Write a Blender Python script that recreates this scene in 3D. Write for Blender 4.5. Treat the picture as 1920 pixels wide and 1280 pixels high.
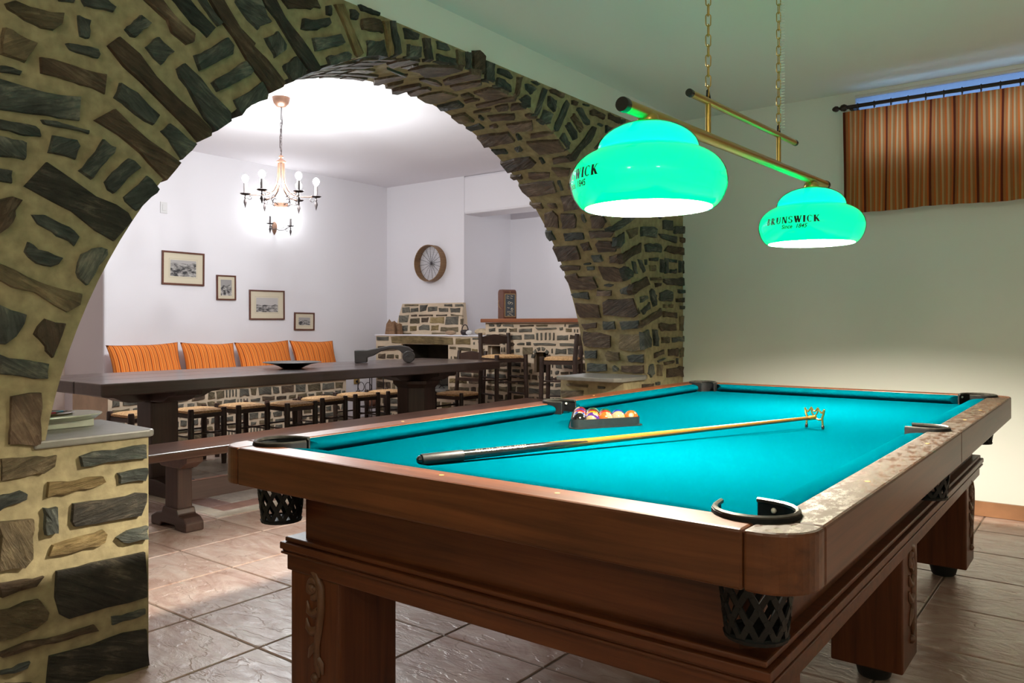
import bpy, bmesh, math, random
from mathutils import Vector, Matrix
from math import pi, sin, cos, radians, sqrt, atan2
random.seed(7)
scene = bpy.context.scene
for o in list(bpy.data.objects):
    bpy.data.objects.remove(o, do_unlink=True)
C = scene.collection

# ------------------------------------------------------------------ camera
cam_d = bpy.data.cameras.new('camera')
cam_d.sensor_fit = 'HORIZONTAL'; cam_d.sensor_width = 36.0
cam_d.lens = 1483.0 / 1920.0 * 36.0
cam_d.shift_y = -31.4 / 1920.0
cam_d.clip_start = 0.05; cam_d.clip_end = 200
cam = bpy.data.objects.new('camera', cam_d); C.objects.link(cam)
cam.location = (0, 0, 1.15)
cam.rotation_euler = (radians(90), 0, radians(37.33))
scene.camera = cam

# ------------------------------------------------------------------ world: evening sky outside the window
w = bpy.data.worlds.new('World'); scene.world = w; w.use_nodes = True
bg = w.node_tree.nodes['Background']
bg.inputs[0].default_value = (0.50, 0.68, 1.0, 1); bg.inputs[1].default_value = 8.0

# ------------------------------------------------------------------ lamp powers and exposure
POOL_W = 225.0          # watts of light from each bulb inside the green shades
OPAL = .0126            # how much light the opal liner of the shades lets through
CANDLE_W = 16.5         # each candle bulb of the chandelier
SCONCE_W = 1.6
FILL_W, FILL_COL = 11.0, (1.0, .93, .74)   # two globes added behind the camera to brighten the pool room
POOL_COL, CANDLE_COL = (1.0, .89, .73), (.95, 1.0, 1.0)
vs = scene.view_settings
vs.view_transform = 'Standard'; vs.look = 'None'; vs.gamma = 1.0; vs.use_curve_mapping = False
vs.exposure = 0.38
cy = scene.cycles
cy.use_denoising = True
cy.adaptive_threshold = .035
cy.max_bounces = 7; cy.diffuse_bounces = 4; cy.glossy_bounces = 3; cy.transmission_bounces = 6
cy.sample_clamp_indirect = 6.0
cy.caustics_reflective = False; cy.caustics_refractive = False

# ------------------------------------------------------------------ helpers
def tag(o, label=None, cat=None, group=None, kind=None):
    if label: o['label'] = label
    if cat: o['category'] = cat
    if group: o['group'] = group
    if kind: o['kind'] = kind
    return o

def thing(name, label, cat, loc=(0, 0, 0), rz=0.0, group=None):
    o = bpy.data.objects.new(name, None); C.objects.link(o)
    o.empty_display_size = 0.1
    o.location = loc; o.rotation_euler = (0, 0, rz)
    return tag(o, label, cat, group)

def copy_tree(o, parent=None):
    c = o.copy(); C.objects.link(c)
    c.parent = parent
    for ch in list(o.children):
        copy_tree(ch, c)
    return c

class MB:
    def __init__(s):
        s.v = []; s.f = []; s.m = []; s.cur = 0
    def add(s, vs_, fs_):
        b = len(s.v); s.v += [tuple(p) for p in vs_]
        for f in fs_:
            s.f.append(tuple(i + b for i in f)); s.m.append(s.cur)
        return s
    def box(s, x0, x1, y0, y1, z0, z1):
        return s.add([(x0, y0, z0), (x1, y0, z0), (x1, y1, z0), (x0, y1, z0), (x0, y0, z1), (x1, y0, z1), (x1, y1, z1), (x0, y1, z1)],
                     [(0, 3, 2, 1), (4, 5, 6, 7), (0, 1, 5, 4), (1, 2, 6, 5), (2, 3, 7, 6), (3, 0, 4, 7)])
    def prism(s, poly, a0, a1, axis='z'):
        """poly: 2D ccw outline; extruded along axis from a0 to a1. axis x: poly=(y,z); y: poly=(x,z); z: poly=(x,y)"""
        def P(p, a):
            return {'z': (p[0], p[1], a), 'y': (p[0], a, p[1]), 'x': (a, p[0], p[1])}[axis]
        n = len(poly)
        vs_ = [P(p, a0) for p in poly] + [P(p, a1) for p in poly]
        fs_ = [tuple(range(n - 1, -1, -1)), tuple(range(n, 2 * n))]
        fs_ += [(i, (i + 1) % n, n + (i + 1) % n, n + i) for i in range(n)]
        if axis == 'y':
            fs_ = [tuple(reversed(f)) for f in fs_]
        return s.add(vs_, fs_)
    def lathe(s, prof, n=24, c=(0, 0, 0), axis='z', cap0=True, cap1=True):
        """prof: list of (r, h) from bottom to top"""
        vs_ = []; fs_ = []
        for r, h in prof:
            for k in range(n):
                a = 2 * pi * k / n
                x, y = r * cos(a), r * sin(a)
                if axis == 'z': p = (x, y, h)
                elif axis == 'x': p = (h, x, y)
                else: p = (y, h, x)
                vs_.append((p[0] + c[0], p[1] + c[1], p[2] + c[2]))
        m = len(prof)
        for j in range(m - 1):
            for k in range(n):
                k2 = (k + 1) % n
                fs_.append((j * n + k, j * n + k2, (j + 1) * n + k2, (j + 1) * n + k))
        if cap0: fs_.append(tuple(range(n - 1, -1, -1)))
        if cap1: fs_.append(tuple(range((m - 1) * n, m * n)))
        return s.add(vs_, fs_)
    def tube(s, pts, r, n=8, caps=True, closed=False):
        pts = [Vector(p) for p in pts]; m = len(pts)
        rr = r if isinstance(r, (list, tuple)) else [r] * m
        vs_ = []; fs_ = []
        up = None
        for i in range(m):
            if closed: t = pts[(i + 1) % m] - pts[i - 1]
            else: t = pts[min(i + 1, m - 1)] - pts[max(i - 1, 0)]
            t.normalize()
            if up is None:
                a = Vector((0, 0, 1)) if abs(t.z) < .9 else Vector((1, 0, 0))
                up = (a - t * a.dot(t)).normalized()
            else:
                up = (up - t * up.dot(t)).normalized()
            sd = t.cross(up)
            for k in range(n):
                q = 2 * pi * k / n
                vs_.append(pts[i] + (up * cos(q) + sd * sin(q)) * rr[i])
        L = m if closed else m - 1
        for i in range(L):
            for k in range(n):
                k2 = (k + 1) % n; i2 = (i + 1) % m
                fs_.append((i * n + k, i * n + k2, i2 * n + k2, i2 * n + k))
        if caps and not closed:
            fs_.append(tuple(range(n - 1, -1, -1))); fs_.append(tuple(range((m - 1) * n, m * n)))
        return s.add(vs_, fs_)
    def beam(s, p, q, wd, ht, up=(0, 0, 1)):
        p = Vector(p); q = Vector(q); t = (q - p).normalized(); up = Vector(up)
        if abs(t.dot(up)) > .98: up = Vector((1, 0, 0))
        sd = t.cross(up).normalized(); u = sd.cross(t)
        vs_ = []
        for c in (p, q):
            for a, b in ((-1, -1), (1, -1), (1, 1), (-1, 1)):
                vs_.append(c + sd * a * wd / 2 + u * b * ht / 2)
        return s.add(vs_, [(0, 1, 2, 3), (7, 6, 5, 4), (0, 4, 5, 1), (1, 5, 6, 2), (2, 6, 7, 3), (3, 7, 4, 0)])
    def sphere(s, c, r, n=16, m=10, sz=1.0):
        prof = [(max(1e-4, r * sin(pi * j / m)), -r * cos(pi * j / m) * sz) for j in range(m + 1)]
        return s.lathe(prof, n, c)
    def build(s, name, mat, parent=None, smooth=None, bevel=None, loc=None, fix=True):
        me = bpy.data.meshes.new(name)
        me.from_pydata(s.v, [], s.f)
        mats = mat if isinstance(mat, (list, tuple)) else [mat]
        for x in mats: me.materials.append(x)
        if len(mats) > 1:
            me.polygons.foreach_set('material_index', s.m)
        if fix:
            b = bmesh.new(); b.from_mesh(me); bmesh.ops.recalc_face_normals(b, faces=b.faces); b.to_mesh(me); b.free()
        if smooth:
            me.polygons.foreach_set('use_smooth', [True] * len(me.polygons))
            me.set_sharp_from_angle(angle=radians(smooth if smooth is not True else 40))
        me.update()
        o = bpy.data.objects.new(name, me); C.objects.link(o)
        if parent is not None: o.parent = parent
        if loc is not None: o.location = loc
        if bevel:
            md = o.modifiers.new('bevel', 'BEVEL'); md.width = bevel; md.segments = 2; md.limit_method = 'ANGLE'; md.angle_limit = radians(40)
        return o

def struct(o):
    return tag(o, kind='structure')

# ------------------------------------------------------------------ materials
def nmat(name):
    m = bpy.data.materials.new(name); m.use_nodes = True
    nt = m.node_tree; b = nt.nodes['Principled BSDF']
    return m, nt, b
def N(nt, typ, **kw):
    n = nt.nodes.new(typ)
    for k, v in kw.items(): setattr(n, k, v)
    return n
def rgb(c): return (c[0], c[1], c[2], 1)
def plain(name, c, rough=.5, metal=0.0, spec=.5, var=0.0, scale=20, bump=0.0, coat=0.0):
    m, nt, b = nmat(name)
    b.inputs['Base Color'].default_value = rgb(c); b.inputs['Roughness'].default_value = rough
    b.inputs['Metallic'].default_value = metal; b.inputs['Specular IOR Level'].default_value = spec
    b.inputs['Coat Weight'].default_value = coat
    if var or bump:
        tc = N(nt, 'ShaderNodeTexCoord'); ns = N(nt, 'ShaderNodeTexNoise'); ns.inputs['Scale'].default_value = scale; ns.inputs['Detail'].default_value = 6
        nt.links.new(tc.outputs['Object'], ns.inputs['Vector'])
        if var:
            r = N(nt, 'ShaderNodeValToRGB')
            r.color_ramp.elements[0].position = .3; r.color_ramp.elements[1].position = .7
            r.color_ramp.elements[0].color = rgb([x * (1 - var) for x in c]); r.color_ramp.elements[1].color = rgb([min(1, x * (1 + var)) for x in c])
            nt.links.new(ns.outputs['Fac'], r.inputs['Fac']); nt.links.new(r.outputs['Color'], b.inputs['Base Color'])
        if bump:
            bp = N(nt, 'ShaderNodeBump'); bp.inputs['Strength'].default_value = .6; bp.inputs['Distance'].default_value = bump
            nt.links.new(ns.outputs['Fac'], bp.inputs['Height']); nt.links.new(bp.outputs['Normal'], b.inputs['Normal'])
    return m
def emis(name, c, s):
    m = bpy.data.materials.new(name); m.use_nodes = True; nt = m.node_tree
    nt.nodes.clear(); e = N(nt, 'ShaderNodeEmission'); o = N(nt, 'ShaderNodeOutputMaterial')
    e.inputs[0].default_value = rgb(c); e.inputs[1].default_value = s
    nt.links.new(e.outputs[0], o.inputs[0]); return m

def wood(name, dark, light, axis='y', rough=.35, freq=1.0, coat=0.0, spec=.5, wear=None):
    """grain running along the given object axis"""
    m, nt, b = nmat(name)
    tc = N(nt, 'ShaderNodeTexCoord'); mp = N(nt, 'ShaderNodeMapping')
    sc = [38 * freq] * 3; sc['xyz'.index(axis)] = 1.6 * freq
    mp.inputs['Scale'].default_value = sc
    nt.links.new(tc.outputs['Object'], mp.inputs['Vector'])
    n1 = N(nt, 'ShaderNodeTexNoise'); n1.inputs['Scale'].default_value = 1.0; n1.inputs['Detail'].default_value = 7; n1.inputs['Roughness'].default_value = .62; n1.inputs['Distortion'].default_value = .5
    nt.links.new(mp.outputs[0], n1.inputs['Vector'])
    n2 = N(nt, 'ShaderNodeTexNoise'); n2.inputs['Scale'].default_value = 2.2; n2.inputs['Detail'].default_value = 3
    nt.links.new(tc.outputs['Object'], n2.inputs['Vector'])
    mx = N(nt, 'ShaderNodeMath', operation='MULTIPLY_ADD'); mx.inputs[1].default_value = .65
    nt.links.new(n1.outputs['Fac'], mx.inputs[0])
    m2 = N(nt, 'ShaderNodeMath', operation='MULTIPLY'); m2.inputs[1].default_value = .35
    nt.links.new(n2.outputs['Fac'], m2.inputs[0]); nt.links.new(m2.outputs[0], mx.inputs[2])
    r = N(nt, 'ShaderNodeValToRGB')
    r.color_ramp.elements[0].position = .33; r.color_ramp.elements[0].color = rgb(dark)
    r.color_ramp.elements[1].position = .68; r.color_ramp.elements[1].color = rgb(light)
    nt.links.new(mx.outputs[0], r.inputs['Fac'])
    col = r.outputs['Color']
    b.inputs['Roughness'].default_value = rough
    if wear:
        n3 = N(nt, 'ShaderNodeTexNoise'); n3.inputs['Scale'].default_value = 55; n3.inputs['Detail'].default_value = 9; n3.inputs['Roughness'].default_value = .75
        mp3 = N(nt, 'ShaderNodeMapping'); s3 = [1.0] * 3; s3['xyz'.index(axis)] = .45; mp3.inputs['Scale'].default_value = s3
        nt.links.new(tc.outputs['Object'], mp3.inputs['Vector']); nt.links.new(mp3.outputs[0], n3.inputs['Vector'])
        r3 = N(nt, 'ShaderNodeValToRGB'); r3.color_ramp.elements[0].position = .47; r3.color_ramp.elements[1].position = .56
        nt.links.new(n3.outputs['Fac'], r3.inputs['Fac'])
        mc = N(nt, 'ShaderNodeMix', data_type='RGBA'); mc.inputs['A'].default_value = rgb(wear)
        nt.links.new(r3.outputs['Color'], mc.inputs['Factor']); nt.links.new(col, mc.inputs['B'])
        col = mc.outputs['Result']
        mr = N(nt, 'ShaderNodeMapRange'); mr.inputs['To Min'].default_value = .62; mr.inputs['To Max'].default_value = rough
        nt.links.new(r3.outputs['Color'], mr.inputs['Value']); nt.links.new(mr.outputs[0], b.inputs['Roughness'])
    nt.links.new(col, b.inputs['Base Color'])
    b.inputs['Coat Weight'].default_value = coat; b.inputs['Coat Roughness'].default_value = .15
    b.inputs['Specular IOR Level'].default_value = spec
    bp = N(nt, 'ShaderNodeBump'); bp.inputs['Strength'].default_value = .25; bp.inputs['Distance'].default_value = .0015
    nt.links.new(n1.outputs['Fac'], bp.inputs['Height']); nt.links.new(bp.outputs['Normal'], b.inputs['Normal'])
    return m

def stone_mat(name, c1, c2, c3):
    """layered slate: streaks along the stone's own long axis, every stone a little different"""
    m, nt, b = nmat(name)
    tc = N(nt, 'ShaderNodeTexCoord'); oi = N(nt, 'ShaderNodeObjectInfo')
    off = N(nt, 'ShaderNodeVectorMath', operation='SCALE'); off.inputs['Scale'].default_value = 13.0
    cv = N(nt, 'ShaderNodeCombineXYZ')
    for k in range(3): nt.links.new(oi.outputs['Random'], cv.inputs[k])
    nt.links.new(cv.outputs[0], off.inputs[0])
    ad = N(nt, 'ShaderNodeVectorMath', operation='ADD')
    nt.links.new(tc.outputs['Object'], ad.inputs[0]); nt.links.new(off.outputs[0], ad.inputs[1])
    mp = N(nt, 'ShaderNodeMapping'); mp.inputs['Scale'].default_value = (7, 48, 30)
    nt.links.new(ad.outputs[0], mp.inputs['Vector'])
    n1 = N(nt, 'ShaderNodeTexNoise'); n1.inputs['Scale'].default_value = 1.0; n1.inputs['Detail'].default_value = 8; n1.inputs['Roughness'].default_value = .68; n1.inputs['Distortion'].default_value = 1.2
    nt.links.new(mp.outputs[0], n1.inputs['Vector'])
    n2 = N(nt, 'ShaderNodeTexNoise'); n2.inputs['Scale'].default_value = 9; n2.inputs['Detail'].default_value = 7; n2.inputs['Roughness'].default_value = .6
    nt.links.new(ad.outputs[0], n2.inputs['Vector'])
    sm = N(nt, 'ShaderNodeMath', operation='ADD'); nt.links.new(n1.outputs['Fac'], sm.inputs[0]); nt.links.new(n2.outputs['Fac'], sm.inputs[1])
    hf = N(nt, 'ShaderNodeMath', operation='MULTIPLY'); hf.inputs[1].default_value = .5; nt.links.new(sm.outputs[0], hf.inputs[0])
    r = N(nt, 'ShaderNodeValToRGB'); e = r.color_ramp.elements
    e[0].position = .36; e[0].color = rgb(c1); e[1].position = .53; e[1].color = rgb(c2)
    x = e.new(.68); x.color = rgb(c3)
    nt.links.new(hf.outputs[0], r.inputs['Fac'])
    hs = N(nt, 'ShaderNodeHueSaturation')
    mr = N(nt, 'ShaderNodeMapRange'); mr.inputs['To Min'].default_value = .72; mr.inputs['To Max'].default_value = 1.3
    nt.links.new(oi.outputs['Random'], mr.inputs['Value']); nt.links.new(mr.outputs[0], hs.inputs['Value'])
    nt.links.new(r.outputs['Color'], hs.inputs['Color']); nt.links.new(hs.outputs['Color'], b.inputs['Base Color'])
    b.inputs['Roughness'].default_value = .62; b.inputs['Specular IOR Level'].default_value = .4
    bp = N(nt, 'ShaderNodeBump'); bp.inputs['Strength'].default_value = 1.0; bp.inputs['Distance'].default_value = .035
    nt.links.new(hf.outputs[0], bp.inputs['Height']); nt.links.new(bp.outputs['Normal'], b.inputs['Normal'])
    return m

def stripes(name, cols, width, axis_sock='UV', rough=.85, translucent=0.0):
    """vertical cloth stripes: cols = list of (start 0..1, colour) repeated every `width` of the u coordinate"""
    m, nt, b = nmat(name)
    tc = N(nt, 'ShaderNodeTexCoord'); sp = N(nt, 'ShaderNodeSeparateXYZ')
    nt.links.new(tc.outputs['UV'], sp.inputs[0])
    dv = N(nt, 'ShaderNodeMath', operation='DIVIDE'); dv.inputs[1].default_value = width; nt.links.new(sp.outputs[0], dv.inputs[0])
    fr = N(nt, 'ShaderNodeMath', operation='FRACT'); nt.links.new(dv.outputs[0], fr.inputs[0])
    r = N(nt, 'ShaderNodeValToRGB'); r.color_ramp.interpolation = 'CONSTANT'; e = r.color_ramp.elements
    e[0].position = cols[0][0]; e[0].color = rgb(cols[0][1]); e[1].position = cols[1][0]; e[1].color = rgb(cols[1][1])
    for p, c in cols[2:]:
        x = e.new(p); x.color = rgb(c)
    nt.links.new(fr.outputs[0], r.inputs['Fac']); nt.links.new(r.outputs['Color'], b.inputs['Base Color'])
    b.inputs['Roughness'].default_value = rough; b.inputs['Specular IOR Level'].default_value = .15
    if translucent:
        tr = N(nt, 'ShaderNodeBsdfTranslucent'); mx = N(nt, 'ShaderNodeMixShader'); mx.inputs[0].default_value = translucent
        nt.links.new(r.outputs['Color'], tr.inputs[0])
        nt.links.new(b.outputs[0], mx.inputs[1]); nt.links.new(tr.outputs[0], mx.inputs[2])
        nt.links.new(mx.outputs[0], nt.nodes['Material Output'].inputs[0])
    return m

def bulb_light(par, loc, watts, col, rad):
    d = bpy.data.lights.new('bulb_light', 'POINT'); d.energy = watts; d.color = col; d.shadow_soft_size = rad
    o = bpy.data.objects.new('bulb_light', d); C.objects.link(o); o.parent = par; o.location = loc
    return o
def lit_glass(name, c, s):
    m = bpy.data.materials.new(name); m.use_nodes = True; nt = m.node_tree; nt.nodes.clear()
    e = N(nt, 'ShaderNodeEmission'); e.inputs[0].default_value = rgb(c); e.inputs[1].default_value = s
    t = N(nt, 'ShaderNodeBsdfTransparent'); a = N(nt, 'ShaderNodeAddShader'); o = N(nt, 'ShaderNodeOutputMaterial')
    nt.links.new(e.outputs[0], a.inputs[0]); nt.links.new(t.outputs[0], a.inputs[1]); nt.links.new(a.outputs[0], o.inputs[0])
    return m
M = {}
M['plaster'] = plain('green_cast_plaster', (.80, .82, .77), .85, spec=.2, bump=.002, scale=6)  # white wall with the lamp's green cast tinted into its colour
M['far_plaster'] = plain('far_white_plaster', (.80, .765, .80), .85, spec=.2, bump=.002, scale=6)
M['shade_tinted_plaster'] = plain('shade_tinted_plaster', (.80, .67, .59), .85, spec=.2)  # warm shading of the recess put into the plaster colour
M['ceiling'] = plain('ceiling_plaster', (.79, .83, .78), .9, spec=.2)  # green glow of the shades tinted into the ceiling colour
M['mortar'] = plain('mortar', (.34, .285, .165), .95, spec=.1, var=.22, scale=26, bump=.006)
M['far_mortar'] = plain('pale_mortar', (.60, .47, .34), .9, spec=.15, var=.12, scale=9, bump=.005)
ST = {
    'g': stone_mat('slate_grey_green', (.022, .026, .024), (.080, .088, .076), (.27, .26, .205)),
    'd': stone_mat('slate_dark', (.018, .017, .015), (.058, .051, .040), (.23, .19, .135)),
    'b': stone_mat('slate_brown', (.035, .022, .014), (.110, .070, .042), (.28, .20, .13)),
    't': stone_mat('schist_tan', (.06, .045, .024), (.18, .135, .075), (.34, .26, .15)),
    'h': stone_mat('far_lit_slate', (.05, .045, .036), (.145, .13, .10), (.27, .24, .18)),  # same grey slate, recoloured to offset the far room's bluish light
    's': stone_mat('lit_soffit_stone', (.055, .037, .026), (.165, .112, .076), (.36, .27, .20)),  # lighter copy of the brown slate, far-room light put into its colour
    'y': stone_mat('schist_ochre', (.10, .066, .025), (.27, .19, .08), (.42, .32, .16)),
}
M['slab'] = plain('grey_ledge_slab', (.22, .21, .185), .38, spec=.5, var=.10, scale=30, bump=.001)

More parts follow.
